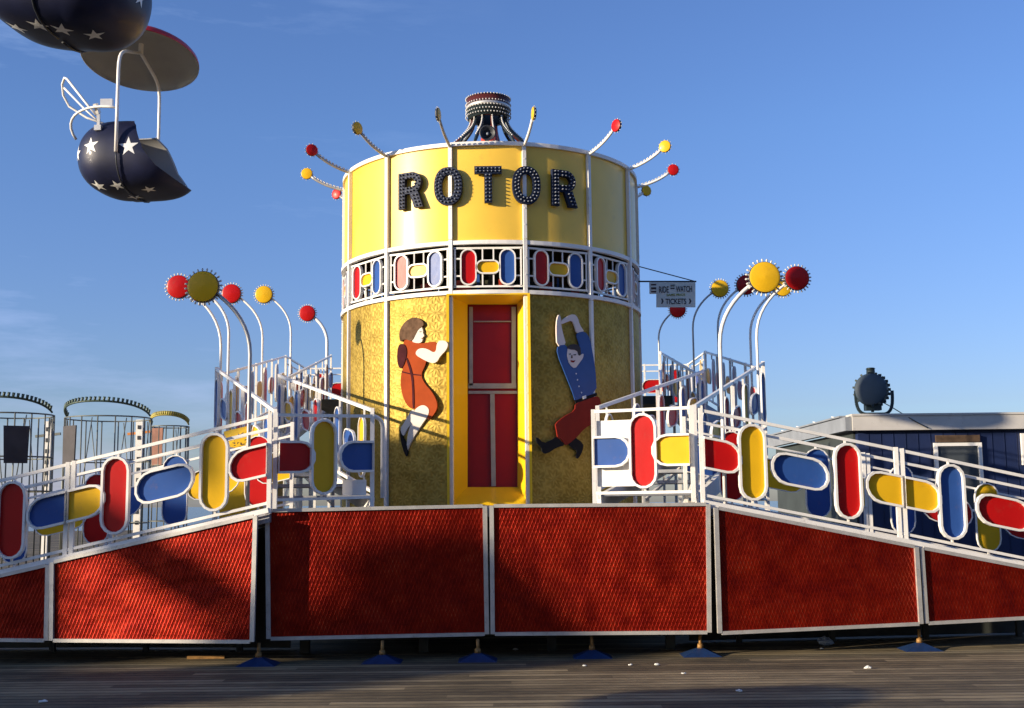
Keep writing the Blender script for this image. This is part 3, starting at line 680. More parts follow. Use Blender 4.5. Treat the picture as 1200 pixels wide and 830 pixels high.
# disc with rim bulbs
def disc(parent, c, nrm, r, col, nb=22, thick=.35, name='disc', bl=.22):
    nrm = V(nrm).normalized(); c = V(c); b = MB(); th = r*thick
    prof = [(0, th/2+r*.12), (r*.5, th/2+r*.095), (r*.85, th/2+r*.03), (r, th/2), (r*1.03, th/2-.004), (r*1.03, -th/2+.004), (r, -th/2), (r*.85, -th/2-r*.03), (r*.5, -th/2-r*.095), (0, -th/2-r*.12)]
    b.lathe(c, nrm, prof[:4], 32, 0); b.lathe(c, nrm, prof[3:7], 32, 1); b.lathe(c, nrm, prof[6:], 32, 0)
    d = b.build(name, [CF[col], 'dark_metal'], parent)
    x = nrm.orthogonal().normalized(); y = nrm.cross(x); b = MB()
    for i in range(nb):
        a = 2*PI*(i+.3)/nb; u_ = x*cos(a)+y*sin(a)
        b.cyl(c+u_*r*1.02, c+u_*(r*1.02+r*bl*.2), r*.05, r*.045, 6, 1)
        b.lathe(c+u_*(r*1.02+r*bl*.2), u_, [(r*.04, 0), (r*.075, r*bl*.4), (r*.05, r*bl*.75), (0, r*bl*.85)], 6, 0)
    b.build('bulbs', ['lamp_bulb', 'silver'], d)
    return d
arm_cols = {0: 'y', 1: 'y', 2: 'r', 3: 'y', 4: 'r', 5: 'y', 6: 'r', -1: 'r', -2: 'y', -3: 'r', -4: 'y', -5: 'r', -6: 'y', -7: 'y'}
for k in range(-7, 7):
    a = (k+.5)*DA; n_r = (cp(a, 1, 0)-cp(a, 0, 0)); tng = V((-n_r.y, n_r.x, 0)); p0 = cp(a, R+.03, ZR-.03); p3 = cp(a, R+.56, ZR+.20)
    path = bez(p0, p0+n_r*.22+V((0, 0, .05)), p3-n_r*.16-V((0, 0, .12)), p3, 10)
    col = {-5: 'r', -4: 'y', -3: 'r', -2: 'y', -1: 'y', 0: 'y', 1: 'r', 2: 'y', 3: 'r', 4: 'y'}.get(k, 'r')
    b = MB(); b.tube(path, .021, 6); 
    for i, p in enumerate(path[1:]):
        for dz in (0,): b.ball(p+V((0, 0, .032))-n_r*.01, .012, 6, 1); 
    for p, q_ in zip(path[1:-1], path[2:]): b.ball((p+q_)/2+V((0, 0, .032)), .012, 6, 1)
    ar = b.build('sweep_arm', ['grey_metal' if k < 0 else 'white_trim', 'lamp_bulb'], tw)
    disc(ar, p3+n_r*.07+V((0, 0, .05)), tng, .088, col, 12, .4)
# crown
zc1 = P(575, 117, 18.5).z; zc0 = P(575, 141, 18.5).z; b = MB(); rc = .34
b.lathe((CT.x-.02, CT.y, 0), (0, 0, 1), [(rc, zc0+.22), (rc+.01, zc1), (rc-.06, zc1)], 36, 0)
b.lathe((CT.x-.02, CT.y, 0), (0, 0, 1), [(rc, zc0+.22), (rc+.02, zc0+.20), (rc+.02, zc0+.17), (rc, zc0+.16)], 36, 1)
b.lathe((CT.x-.02, CT.y, 0), (0, 0, 1), [(rc, zc0+.16), (rc-.01, zc0), (rc-.08, zc0)], 36, 2)
b.lathe((CT.x-.02, CT.y, 0), (0, 0, 1), [(rc-.04, zc0+.02), (rc-.04, zc1-.02)], 36, 2)
cro = b.build('crown', ['crown_red', 'silver', 'crown_teal'], tw)
b = MB()
for j, z in enumerate((zc0+.04, zc0+.10, zc0+.16, zc0+.235, zc1-.005)):
    for i in range(44):
        a = 360*(i+.5*(j % 2))/44; b.ball(cp(a, rc+.018, z)+V((-.02, 0, 0)), .013, 6)
b.build('bulbs', 'lamp_bulb', cro)
for i in range(12):
    a = 30*i+9; zb = ZR+.0
    zk = P(575, 168, 18.5).z; pth = bez(cp(a, rc-.07, zc0+.02), cp(a, rc-.07, zc0-.14), cp(a, rc+.02, zk+.16), cp(a, rc+.19, zk), 7)+[cp(a, rc+.42, (zk+ZR)/2), cp(a, rc+.6, ZR-.02)]
    b = MB(); b.tube(pth, .026, 6, 0)
    for p, q_ in zip(pth[:-1], pth[1:]):
        n_r = (cp(a, 1, 0)-cp(a, 0, 0))
        for f in (0, .5):
            b.ball(p.lerp(q_, f)+n_r*.034, .016, 6, 1)
    b.build('crown_leg', ['crown_teal' if i % 3 else 'crown_red', 'lamp_bulb'], cro)
b = MB(); b.cyl((CT.x, CT.y, ZR), (CT.x, CT.y, zc0-.12), .22, .12, 16); b.build('crown_core', 'barrel_red', cro)
# loudspeaker on the rim
b = MB(); c = P(571.5, 158, 16.35)
b.lathe(c+V((0, .12, 0)), (0, -1, 0), [(.05, 0), (.07, .12), (.105, .2), (.115, .21), (.10, .205), (.06, .15), (.03, .12), (.03, .16), (0, .18)], 24)
b.bar(c+V((0, .1, 0)), (c.x, 18.5-R+.02, ZR+.02), .03)
sp = b.build('loudspeaker', 'dark_metal', tw)
b = MB(); b.ball(c+V((0, -.04, 0)), .022, 8); b.build('speaker_dome', 'bulb_glass', sp)

# painted cut-out figures
def cutout(ang, off, toPix, parent_label):
    c0 = cp(ang, R+off, 0); nrm = (cp(ang, 1, 0)-cp(ang, 0, 0)).normalized()
    def pr(x, y, lay=0):
        px, py = toPix(x, y); d = ray(px, py); o = c0+nrm*lay
        tt = (o-CAMLOC).dot(nrm)/d.dot(nrm); return CAMLOC+d*tt
    return pr, nrm
wpx = lambda x, y: (455+x/4.743, 365+y/4.743)
pr, nrm = cutout(-29, .034, wpx, '')
def smooth_poly(pts, it=2):
    for _ in range(it):
        out = []
        for i in range(len(pts)):
            a, c = pts[i], pts[(i+1) % len(pts)]
            out += [(a[0]*.75+c[0]*.25, a[1]*.75+c[1]*.25), (a[0]*.25+c[0]*.75, a[1]*.25+c[1]*.75)]
        pts = out
    return pts
def cut(parent, name, pts, mt, lay, th=.02, it=2):
    b = MB(); b.prism([pr(x, y, lay) for x, y in smooth_poly(pts, it)], -nrm*th); return b.build(name, mt, parent)
wo_ = cut(tw, 'painted_woman', [(90,148),(130,166),(180,180),(220,172),(270,166),(272,222),(240,232),(212,270),(205,300),(180,352),(200,400),(245,450),(270,500),(272,542),(240,592),(218,604),(212,560),(160,545),(118,540),(85,490),(68,420),(70,350),(85,310),(75,260),(82,200)], 'dress_paint', 0, .018)
cut(wo_, 'hair', [(62,150),(60,115),(78,75),(108,45),(150,30),(188,50),(198,72),(185,88),(165,100),(150,130),(132,168),(90,152),(68,172)], 'hair_brown', .012, .03)
cut(wo_, 'face', [(184,82),(193,108),(191,118),(200,137),(191,143),(191,152),(186,172),(162,178),(128,168),(140,132),(162,102)], 'woman_skin', .006, .03, 1)
cut(wo_, 'eye', [(170,112),(182,108),(186,114),(174,118)], 'hair_dark', .010, .003, 1)
cut(wo_, 'mouth', [(180,150),(190,146),(189,153)], 'dress_paint', .010, .003, 0)
cut(wo_, 'arm', [(146,238),(166,206),(210,204),(264,238),(270,166),(308,160),(334,178),(322,215),(288,248),(270,282),(242,290),(190,266)], 'woman_skin', .016, .02)
cut(wo_, 'shoulder_bag', [(60,182),(90,180),(104,215),(98,262),(80,312),(60,318),(48,275),(50,215)], 'purple_dark', .012, .02)
cut(wo_, 'bag_strap', [(96,258),(106,258),(132,330),(142,400),(145,540),(134,540),(132,410),(122,340)], 'purple_dark', .010, .01, 1)
cut(wo_, 'belt', [(74,332),(130,346),(180,352),(180,358),(130,353),(74,339)], 'purple_dark', .008, .01, 0)
cut(wo_, 'leg', [(145,545),(190,516),(226,538),(224,575),(192,620),(152,682),(116,742),(100,796),(104,700),(120,640),(140,585)], 'woman_skin', .008, .03)
cut(wo_, 'leg', [(132,540),(152,560),(128,622),(100,662),(82,700),(64,655),(92,612)], 'woman_skin', .004, .03, 1)
cut(wo_, 'shoe', [(62,650),(76,690),(100,732),(110,782),(101,814),(86,782),(68,722)], 'black', .012, .02)
mpx = lambda x, y: (620+x/4.61, 360+y/4.61)
pr, nrm = cutout(31, .056, mpx, '')
mn = cut(tw, 'painted_man', [(156,207),(206,203),(214,262),(250,335),(284,290),(276,212),(254,150),(264,138),(300,130),(328,165),(345,250),(360,350),(366,466),(250,512),(240,470),(200,370),(152,250)], 'shirt_blue', 0, .018, 1)
cut(mn, 'arm', [(152,214),(147,120),(151,62),(163,36),(173,60),(173,92),(184,145),(202,208)], 'skin_paint', -.004, .025, 1)
cut(mn, 'arm', [(173,94),(170,78),(205,50),(242,36),(264,56),(272,92),(302,138),(258,144),(247,100),(232,72),(212,78)], 'skin_paint', -.004, .025, 1)
cut(mn, 'face', [(208,232),(214,214),(240,218),(268,228),(274,262),(296,248),(292,276),(272,302),(249,334),(220,312),(205,268)], 'skin_paint', .008, .02, 1)
cut(mn, 'hair', [(206,214),(235,198),(276,206),(282,258),(268,264),(260,232),(214,228)], 'hair_dark', .014, .02, 1)
for e_ in ([(216,252),(226,250),(226,256),(217,257)], [(240,256),(254,254),(254,260),(241,261)]): cut(mn, 'eye', e_, 'hair_dark', .012, .003, 0)
cut(mn, 'mouth', [(222,286),(244,290),(252,284),(244,300),(228,298)], 'trouser_red', .012, .003, 1)
cut(mn, 'nose', [(230,258),(234,258),(236,276),(226,276)], 'hair_brown', .011, .002, 0)
for (x, y) in ((255, 360), (262, 393), (270, 428), (284, 462)): cut(mn, 'button', [(x-4,y),(x,y-5),(x+4,y),(x,y+5)], 'star_white', .010, .003, 0)
cut(mn, 'belt', [(249,505),(366,462),(368,478),(252,521)], 'black', .008, .01, 0)
cut(mn, 'buckle', [(290,482),(308,476),(310,492),(292,498)], 'star_white', .014, .005, 0)
cut(mn, 'trousers', [(251,518),(368,476),(388,502),(390,580),(360,622),(300,655),(262,700),(216,738),(196,748),(172,708),(156,712),(146,650),(142,630),(190,590),(248,560)], 'trouser_red', .004, .02, 1)
cut(mn, 'boot', [(150,698),(166,716),(198,746),(150,758),(96,794),(72,786),(68,756),(38,728),(40,696),(78,736),(120,720)], 'black', 0, .016, 1)
cut(mn, 'boot', [(210,738),(240,698),(294,735),(292,772),(268,820),(252,814),(262,776),(238,766)], 'black', 0, .016, 1)

# ------------------------------------------------------------------ disc lamps on the walkways
GL = 'disc lamps on bent poles'
def disc_lamp(pxb, Y, zb, hx, hy, col, label, r=.165, pr_=.019, polemat='white_paint'):
    hc = P(hx, hy, Y); bx_ = P(pxb, 500, Y).x; base = V((bx_, Y, zb))
    t = thing('disc_lamp', base, label, 'lamp', GL)
    rise = abs(bx_-hc.x)
    top = V((bx_, Y, hc.z-rise*1.25-.1))
    path = [base, V((bx_, Y, (zb+top.z)/2)), top] + bez(top, top+V((0, 0, rise*.75)), hc+V(((bx_-hc.x)*.45, 0, -rise*.25)), hc+V(((bx_-hc.x)*.12, .05, -.02)), 10)[1:]
    b = MB(); b.tube(path, pr_, 8); b.cyl(base, base+V((0, 0, .03)), .06, .06, 10); b.build('pole', polemat, t)
    disc(t, hc, (0, -1, 0), r, col, 24, .45, bl=.24)
    return t
disc_lamp(291.6, 12.9, Z0-.12, 238.5, 336.5, 'y', 'large olive yellow disc lamp nearest the left ramp, on a thick grey pole', r=.168, pr_=.022, polemat='grey_metal')
disc_lamp(257, 17.05, ZL, 209.5, 336.5, 'r', 'dark red disc lamp partly behind the big olive yellow disc, left side')
disc_lamp(266, 16.2, 1.6, 236, 342, 'r', 'disc lamp hidden behind the big olive yellow disc at left, only its white pole showing', r=.15)
disc_lamp(306, 20.8, 3.07, 271.5, 344.5, 'r', 'bright red disc lamp just right of the big olive yellow disc')
disc_lamp(339.5, 22.95, ZG, 309.5, 345.5, 'y', 'small clear yellow disc lamp above the back left gallery corner')
disc_lamp(382.5, 25.1, ZG, 360.3, 367.5, 'r', 'small glossy red disc lamp nearest the left edge of the tower', pr_=.034)
disc_lamp(847, 12.95, Z0-.08, 895.5, 325.5, 'y', 'large bright yellow disc lamp, the biggest at the right of the tower', r=.168, pr_=.022)
disc_lamp(890.6, 16.4, 1.6, 933.5, 326.5, 'r', 'rightmost disc lamp, large and red, beside the big yellow disc')
disc_lamp(883, 18.2, 2.6, 917, 337, 'y', 'yellow disc lamp half hidden between the big yellow disc and the rightmost red one', r=.135)
disc_lamp(845, 20, 2.95, 874.5, 334, 'r', 'red disc lamp crossed by a white pole, left of the big yellow disc')
disc_lamp(815.3, 22.95, ZG, 843.5, 338.5, 'y', 'olive yellow disc lamp right of the tickets sign', polemat='grey_metal')
disc_lamp(774.5, 24.9, ZG, 794, 363, 'r', 'brown red disc lamp hanging just below the tickets sign', polemat='grey_metal')

# ------------------------------------------------------------------ hanging tickets sign
Ys = 18.0; sg = thing('ticket_sign', P(752, 331, Ys), 'pale sign reading RIDE AND WATCH TICKETS, hung from a thin arm right of the tower', 'sign')
b = MB(); b.prism([P(x, y, Ys) for x, y in ((761, 330.5), (815, 331), (815, 360), (769.3, 360), (769.3, 344.3), (761.3, 344.3))], (0, .03, 0)); b.build('board', 'sign_white', sg)
b = MB(); b.tube([P(748, 330, Ys+.015), P(816, 330, Ys+.015)], .012, 6); b.tube([P(749, 312.5, Ys), P(815, 330, Ys+.01)], .008, 6); b.build('bracket', 'dark_metal', sg)
def text(parent, body, c, height, width, mt, rot=0, name='lettering', ybulge=.003):
    cu = bpy.data.curves.new('tmp', 'FONT'); cu.body = body; cu.size = 1; cu.extrude = .002; cu.offset = .012; cu.align_x = 'CENTER'; cu.align_y = 'CENTER'
    to = bpy.data.objects.new('tmp', cu); COL.objects.link(to); dg = bpy.context.evaluated_depsgraph_get(); dg.update()
    me = bpy.data.meshes.new_from_object(to.evaluated_get(dg)); bpy.data.objects.remove(to)
    xs = [v.co.x for v in me.vertices]; ys = [v.co.y for v in me.vertices]
    cx_, cy_ = (min(xs)+max(xs))/2, (min(ys)+max(ys))/2; sx_ = width/(max(xs)-min(xs)); sy_ = height/(max(ys)-min(ys)); org = V(parent['_org'])
    for v in me.vertices:
        x, y = (v.co.x-cx_)*sx_, (v.co.y-cy_)*sy_; x, y = x*cos(rot)-y*sin(rot), x*sin(rot)+y*cos(rot)
        v.co = V(c)-org+V((x, -v.co.z-.002, y))
    me.materials.append(M[mt]); o = bpy.data.objects.new(name, me); COL.objects.link(o); o.parent = parent; return o
k_ = Ys/F_PX
text(sg, 'RIDE', P(778, 339.5, Ys-.004), 7.6*k_, 11.5*k_, 'sign_ink'); text(sg, 'AND', P(788, 334.8, Ys-.004), 2.4*k_, 5.5*k_, 'sign_ink')
b = MB(); b.bar(P(785.5, 338, Ys-.002), P(790.5, 338, Ys-.002), .02, .004, up=(0, -1, 0)); b.build('lettering', 'sign_ink', sg)
text(sg, 'WATCH', P(801.5, 338.8, Ys-.004), 7.4*k_, 19*k_, 'sign_ink')
text(sg, 'SAME PRICE', P(792, 345.6, Ys-.004), 2.6*k_, 22*k_, 'sign_green')
text(sg, 'TICKETS', P(792, 353.3, Ys-.004), 6.6*k_, 24.5*k_, 'sign_ink')
for x in (776, 808.5):
    b = MB(); b.prism([P(x+dx, 353+dy, Ys-.003) for dx, dy in ((-1.4, -3), (0.3, -3), (1.8, 0), (.3, 3.2), (-1.4, 3.2), (-.2, 0))], (0, .002, 0)); b.build('arrow_mark', 'sign_ink', sg)
b = MB()
for y, h_ in ((333, 1.6), (336.8, 2.4), (341.2, 1.6)): b.prism([P(763, y, Ys-.003), P(769, y, Ys-.003), P(769, y+h_, Ys-.003), P(763, y+h_, Ys-.003)], (0, .002, 0), 0 if y < 340 and y > 335 else 1)
b.build('stripe_emblem', ['hair_dark', 'purple_dark'], sg)

# ------------------------------------------------------------------ levelling jacks, litter
def jack(px, py, lab, first=None):
    p = G(px, py, 0)
    if first is None:
        t = thing('levelling_jack', p, lab, 'jack', 'blue levelling jacks under the skirts')
        b = MB(); w_, d_ = .20, .17
        A = [p+V((-w_, -d_, 0)), p+V((w_, -d_, 0)), p+V((w_, d_, 0)), p+V((-w_, d_, 0))]; B = [p+V((-.03, -.03, .075)), p+V((.03, -.03, .075)), p+V((.03, .03, .075)), p+V((-.03, .03, .075))]
        b.hexa(A, B); b.build('foot', 'jack_blue', t)
        b = MB(); b.cyl(p+V((0, 0, .07)), p+V((0, 0, .215)), .017, .017, 10); b.cyl(p+V((0, 0, .07)), p+V((0, 0, .12)), .035, .03, 10); b.build('screw_rod', 'rod_rust', t)
        return t
    t = copy_tree(first); t.location = p; t['label'] = lab; return t
j0 = jack(821, 768, 'blue pyramid levelling jack under the joint of platform and right ramp')
for px, py, lab in ((303, 779, 'blue levelling jack in deep shade under the left ramp corner'), (448, 776, 'blue levelling jack in shade under the left red front panel'),
                    (560, 774, 'shaded blue levelling jack under the joint between the two front panels'),
                    (694, 770, 'sunlit blue levelling jack under the middle of the right front panel'), (1078, 761.5, 'blue levelling jack farthest right, under the right ramp panels')):
    jack(px, py, lab, j0)
def rock(c, r, sq=.5, seed=0, n=8):
    rnd = random.Random(seed); b = MB(); bm = bmesh.new(); bmesh.ops.create_icosphere(bm, subdivisions=2, radius=1)
    vs = [V(c)+V((v.co.x*r*(1+rnd.uniform(-.3, .3)), v.co.y*r*.7*(1+rnd.uniform(-.3, .3)), (v.co.z+1)*r*sq*(1+rnd.uniform(-.35, .35)))) for v in bm.verts]
    b.add(vs, [[v.index for v in f.verts] for f in bm.faces]); bm.free(); return b
p = G(967, 757, 0); o = rock(p, .085, .5, 3).build('plastic_bag', 'bag', loc=p); tag(o, 'crumpled pale blue plastic bag under the right ramp skirt', 'bag')
p = G(242, 772, 0); b = MB(); b.hexa([p+V((-.2, -.03, 0)), p+V((.19, -.01, 0)), p+V((.19, .05, 0)), p+V((-.2, .03, 0))], [p+V((-.2, -.03, .03)), p+V((.19, -.01, .03)), p+V((.19, .05, .03)), p+V((-.2, .03, .03))])
o = b.build('wood_offcut', 'rod_rust', loc=p); tag(o, 'short yellowish strip of wood lying in shade below the left ramp', 'wood strip')
lit = [(685, 781, .02, 'white scrap of paper left of the sunlit jack'), (739, 780, .022, 'white paper scrap on sunlit boards right of the sunlit jack'), (770, 780, .03, 'curled white paper scrap between the two sunlit jacks'),
       (604, 762, .03, 'white paper cup in shade under the right front panel'), (801, 790, .02, 'tiny white scrap on the boards below the platform joint'), (1017, 784, .035, 'torn white paper on the boards right of the plastic bag'),
       (963, 761, .02, 'small pale scrap just in front of the plastic bag'), (866, 811, .03, 'pale paper shred on the boards near the bottom edge'), (50, 824, .035, 'pale scrap of paper in the shade at the lower left corner')]
for i, (x, y, r_, lab) in enumerate(lit):
    p = G(x, y, 0); o = rock(p, r_, .35, i+10).build('paper_scrap', 'paper', loc=p); tag(o, lab, 'litter', 'paper scraps on the boardwalk')

# ------------------------------------------------------------------ yellow control box behind the left ramp
t = thing('control_booth', P(290, 600, 14.9), 'yellow painted control booth with a tilted yellow panel behind the left ramp rails', 'booth')
b = MB(); a_ = P(258, 553, 14.6); c_ = P(320, 612, 14.6); b.box((a_.x, 14.6, 1.34), (c_.x, 15.2, a_.z))
b.box((a_.x+.12, 14.585, 1.45), (c_.x-.1, 14.599, a_.z-.08)); b.build('cabinet', 'yellow_paint', t)
b = MB(); b.hexa([P(x, y, Y_) for x, y, Y_ in ((266, 524, 14.7), (303, 527, 14.7), (303, 527, 14.75), (266, 524, 14.75))], [P(x, y, Y_) for x, y, Y_ in ((262, 506, 14.9), (296, 498, 14.9), (296, 498, 14.95), (262, 506, 14.95))])
b_ = b; b = MB(); b.box((a_.x+.1, 14.9, 0), (a_.x+.2, 15.0, 1.339)); b.build('leg', 'underside', t); b = MB(); b.box((c_.x-.2, 14.9, 0), (c_.x-.1, 15.0, 1.339)); b.build('leg', 'underside', t); b = b_
pn = b.build('sign_panel', 'yellow_paint', t)
b = MB(); rnd = random.Random(5)
for i in range(16):
    x, y = rnd.uniform(270, 288), rnd.uniform(508, 521); b.prism([P(x+rnd.uniform(-3, 3), y+rnd.uniform(-2.5, 2.5), 14.68) for _ in range(3)], (0, .004, 0))
b.build('rust_patch', 'shade_brown', pn)
b = MB(); b.tube([P(285, 522, 14.85), P(286, 556, 14.85)], .02, 8); b.tube([P(300, 522, 14.9), P(300, 556, 14.9)], .02, 8); b.build('stand', 'yellow_paint', t)

# ------------------------------------------------------------------ wire cages of another ride, far left
def cage(px0, px1, Y, ytop, yarch, crest, panel, pmat, lab, seed):
    x0, x1 = P(px0, 500, Y).x, P(px1, 500, Y).x; r = (x1-x0)/2; cx_ = (x0+x1)/2; zt_ = P((px0+px1)/2, ytop, Y).z; za = P((px0+px1)/2, yarch, Y).z
    t = thing('ride_cage', (cx_, Y+r*.5, 0), lab, 'ride cage', 'wire cages of the neighbouring ride'); rnd = random.Random(seed)
    def cc(a, z, rr=1.0): return V((cx_+r*rr*sin(rad(a)), Y+r*.5-r*rr*cos(rad(a)), z))
    b = MB()
    for k in range(16):
        a = k*22.5+5; b.tube([cc(a, .3), cc(a, zt_-.05)], .014, 6)
        if k % 2: b.tube([cc(a, 1.6), cc(a+15, zt_-.08)], .010, 5)
    for z in (.35, 1.3, 1.9, 2.5, zt_-.05): b.tube([cc(a, z) for a in range(0, 360, 15)], .014, 6, closed=True)
    b.build('wire_frame', 'cage_metal', t)
    path = [cc(a, zt_+(za-zt_)*(1-abs(a/90)**2.2)) for a in range(-90, 91, 6)]
    b = MB(); b.tube(path, .02, 6)
    for p, q_ in zip(path[:-1], path[1:]):
        for f in (0,): b.cyl(p, p+V((.014, 0, .085)), .022, .028, 6)
    b.build('crest', crest, t)
    pa, pb, z0, z1 = panel
    b = MB(); b.hexa([cc(pa, z0, 1.02), cc(pb, z0, 1.02), cc(pb, z0, 1.06), cc(pa, z0, 1.06)], [cc(pa-2, z1, 1.02), cc(pb+1, z1, 1.02), cc(pb+1, z1, 1.06), cc(pa-2, z1, 1.06)]); b.build('padded_panel', pmat, t)
    b = MB(); b.cyl((cx_, Y+r*.5, 0), (cx_, Y+r*.5, .34), r*.95, r*.95, 20); b.build('base', 'shade_brown', t)
    return t
cage(-46, 51, 21, 482, 467, 'crest_green', (16, 45, 2.38, 3.03), 'mat_grey', 'wire ride cage cut by the left edge of the picture, with dark grey pad', 1)
cage(69, 168, 23, 486, 472, 'crest_green', (-51, -25, 2.4, 3.16), 'mat_grey', 'middle wire ride cage with dark green scalloped crest and a dark pad', 2)
cage(174, 218, 26, 497, 487, 'crest_yellow', (-40, -5, 2.5, 3.3), 'mat_brown', 'smaller wire ride cage with yellow green crest, nearest the left ramp', 3)
for (px, Y, y0, lab) in ((57, 24, 494, 'white punched lattice mast between the two left wire cages'), (164, 25, 492, 'thin white mast with orange joint right of the middle wire cage')):
    p = P(px, y0, Y); t = thing('lattice_mast', (p.x, Y, 0), lab, 'mast', 'masts between the cages')
    b = MB(); b.box((p.x-.07, Y-.04, 0), (p.x+.07, Y+.04, p.z)); b.build('post', 'white_paint', t)
    b = MB()
    for i in range(10): b.box((p.x-.03, Y-.052, p.z-.2-.22*i), (p.x+.03, Y-.043, p.z-.12-.22*i))
    b.build('holes', 'dark_metal', t)
    b = MB(); b.bar((p.x-.25, Y, p.z-.3), (p.x+.25, Y, p.z-.25), .05); b.build('cross_arm', 'orange_paint' if px > 100 else 'cage_metal', t)

# ------------------------------------------------------------------ blue building with searchlight, right
Yb = 29.0; nf = P(1000, 488, Yb); bd = thing('pier_building', (14, Yb, 0), 'low dark blue building with pale fascia and a framed window behind the right ramp', 'building')
zt2 = P(1100, 487, Yb).z; zf = zt2-.35; xl = P(1003, 488, Yb).x; xr = 30.0
b = MB(); b.box((xl+.05, Yb+.08, 0), (xr, Yb+.3, zf-.003)); b.build('wall', 'wall_blue', bd)
b = MB(); b.box((xl+.0, Yb+.31, 0), (xl+.2, Yb+9, zf-.003)); b.build('side_wall', 'wall_side', bd)
b = MB(); b.box((xl-.12, Yb-.12, zf), (xr, Yb+.05, zt2)); b.box((xl-.14, Yb-.15, zt2+.002), (xr, Yb+.4, zt2+.05)); b.build('fascia', 'fascia', bd)
b = MB(); b.box((xl-.28, Yb-.06, zf), (xl-.125, Yb+9, zt2-.02)); b.box((xl-.3, Yb+.42, zt2+.003), (xr, Yb+9, zt2+.045)); b.build('roof', 'roof_grey', bd)
b = MB()
for i in range(60): b.box((xl+.3+i*.3, Yb+.062, .0), (xl+.305+i*.3, Yb+.077, zf-.02))
b.build('board_battens', 'wall_blue', bd)
wp = lambda x, y: P(x, y, Yb+.03)
b = MB(); x0, x1 = wp(1094, 520).x, wp(1150, 520).x; z1, z0 = wp(1120, 519).z, wp(1120, 600).z
b.box((x0, Yb+.0, z0), (x0+.09, Yb+.07, z1)); b.box((x1-.09, Yb+.0, z0), (x1, Yb+.07, z1)); b.box((x0+.093, Yb+.0, z1-.08), (x1-.093, Yb+.07, z1)); b.box((x0+.093, Yb+.0, z0), (x1-.093, Yb+.07, z0+.06))
wf = b.build('window', 'white_trim', bd)
b = MB(); b.box((x0+.09, Yb+.04, z0+.06), (x1-.09, Yb+.06, z1-.08)); b.build('pane', 'pane_dark', wf)
b = MB()
for i in range(6): b.box((x0+.05, Yb-.03, z1+.02+i*.028), (x1-.05, Yb+.05, z1+.042+i*.028))
b.build('rolled_blind', 'shade_brown', wf)
b = MB(); x0 = wp(1196, 510).x; b.box((x0, Yb+0, wp(1196, 545).z), (x0+1.0, Yb+.07, wp(1196, 508).z)); f2 = b.build('window', 'white_trim', bd)
b = MB(); b.box((x0+.09, Yb-.01, wp(1196, 543).z), (x0+.91, Yb-.002, wp(1196, 511).z)); b.build('pane', 'pane_dark', f2)
b = MB(); rnd = random.Random(2)
for i in range(4):
    y = Yb+1+i*1.9; b.bar((xl-.2, y, zt2+.04), (xl-.22, y+.4, zt2+.09), .02)
b.build('roof_fixings', 'white_trim', bd)
# searchlight
Yl = 29.3; sc_ = Yl/F_PX; c = P(1021, 457, Yl); sl = thing('searchlight', (c.x+.07, Yl, zt2+.05), 'dark grey drum searchlight in a U yoke standing on the blue building roof', 'searchlight')
ax = V((-.45, -1, .06)).normalized(); rl = 18.2*sc_
b = MB(); b.lathe(c, ax, [(0, .205), (rl*.6, .20), (rl*.95, .165), (rl*1.02, .14)], 32, 0); b.lathe(c, ax, [(rl*1.02, .14), (rl*1.05, .05), (rl*1.05, -.16), (rl*.95, -.2), (rl*.6, -.34), (rl*.3, -.40), (0, -.41)], 32, 1)
dr = b.build('drum', ['searchlight_grey', 'searchlight_dark'], sl)
b = MB(); xx = ax.orthogonal().normalized(); yy = ax.cross(xx)
for i in range(14):
    a = 2*PI*i/14; u_ = xx*cos(a)+yy*sin(a); b.bar(c+ax*.12+u_*rl*1.0, c+ax*.12+u_*rl*1.13, .05)
rt = ax.cross(V((0, 0, 1))).normalized()
if rt.x < 0: rt = -rt
for i in range(9):
    a = rad(-60+15*i); u_ = rt*cos(a)+V((0, 0, 1))*sin(a); b.box(tuple(c-ax*.08+u_*rl*1.08-V((.035, .035, .035))), tuple(c-ax*.08+u_*rl*1.08+V((.035, .035, .035))))
b.build('clamps', 'searchlight_dark', dr)
b = MB(); q_ = c-ax*.04+V((0, 0, rl)); b.cyl(q_-V((0, 0, .05)), q_+V((0, 0, .14)), .11, .10, 16); b.cyl(q_+V((0, 0, .142)), q_+V((0, 0, .17)), .12, .09, 16); b.build('vent_cap', 'searchlight_dark', dr)
b = MB(); q_ = c-ax*.06-V((0, 0, rl)); b.box((q_.x-.18, q_.y-.1, q_.z-.12), (q_.x+.2, q_.y+.12, q_.z+.03)); b.box((q_.x-.03, q_.y-.03, q_.z-.16), (q_.x+.03, q_.y+.03, q_.z-.12)); b.build('lamp_box', 'searchlight_dark', dr)
b = MB(); cz = c.z-.02; zb_ = zt2+.055; cy = c+V((.07, .03, 0)); hr = 21.5*sc_
path = [V((cy.x-hr, cy.y, cz))]+bez(V((cy.x-hr, cy.y, cz-.16)), V((cy.x-hr, cy.y, zb_+.1)), V((cy.x-hr*.75, cy.y, zb_+.03)), V((cy.x-hr*.5, cy.y, zb_+.02)), 6)+bez(V((cy.x+hr*.5, cy.y, zb_+.02)), V((cy.x+hr*.75, cy.y, zb_+.03)), V((cy.x+hr, cy.y, zb_+.1)), V((cy.x+hr, cy.y, cz-.16)), 6)+[V((cy.x+hr, cy.y, cz))]
for p, q_ in zip(path[:-1], path[1:]): b.bar(p, q_, .07, .05, up=(0, 1, 0))
b.box((cy.x-hr*.72, cy.y-.1, zb_-.01), (cy.x+hr*.72, cy.y+.1, zb_+.035)); b.build('yoke', 'searchlight_dark', sl)
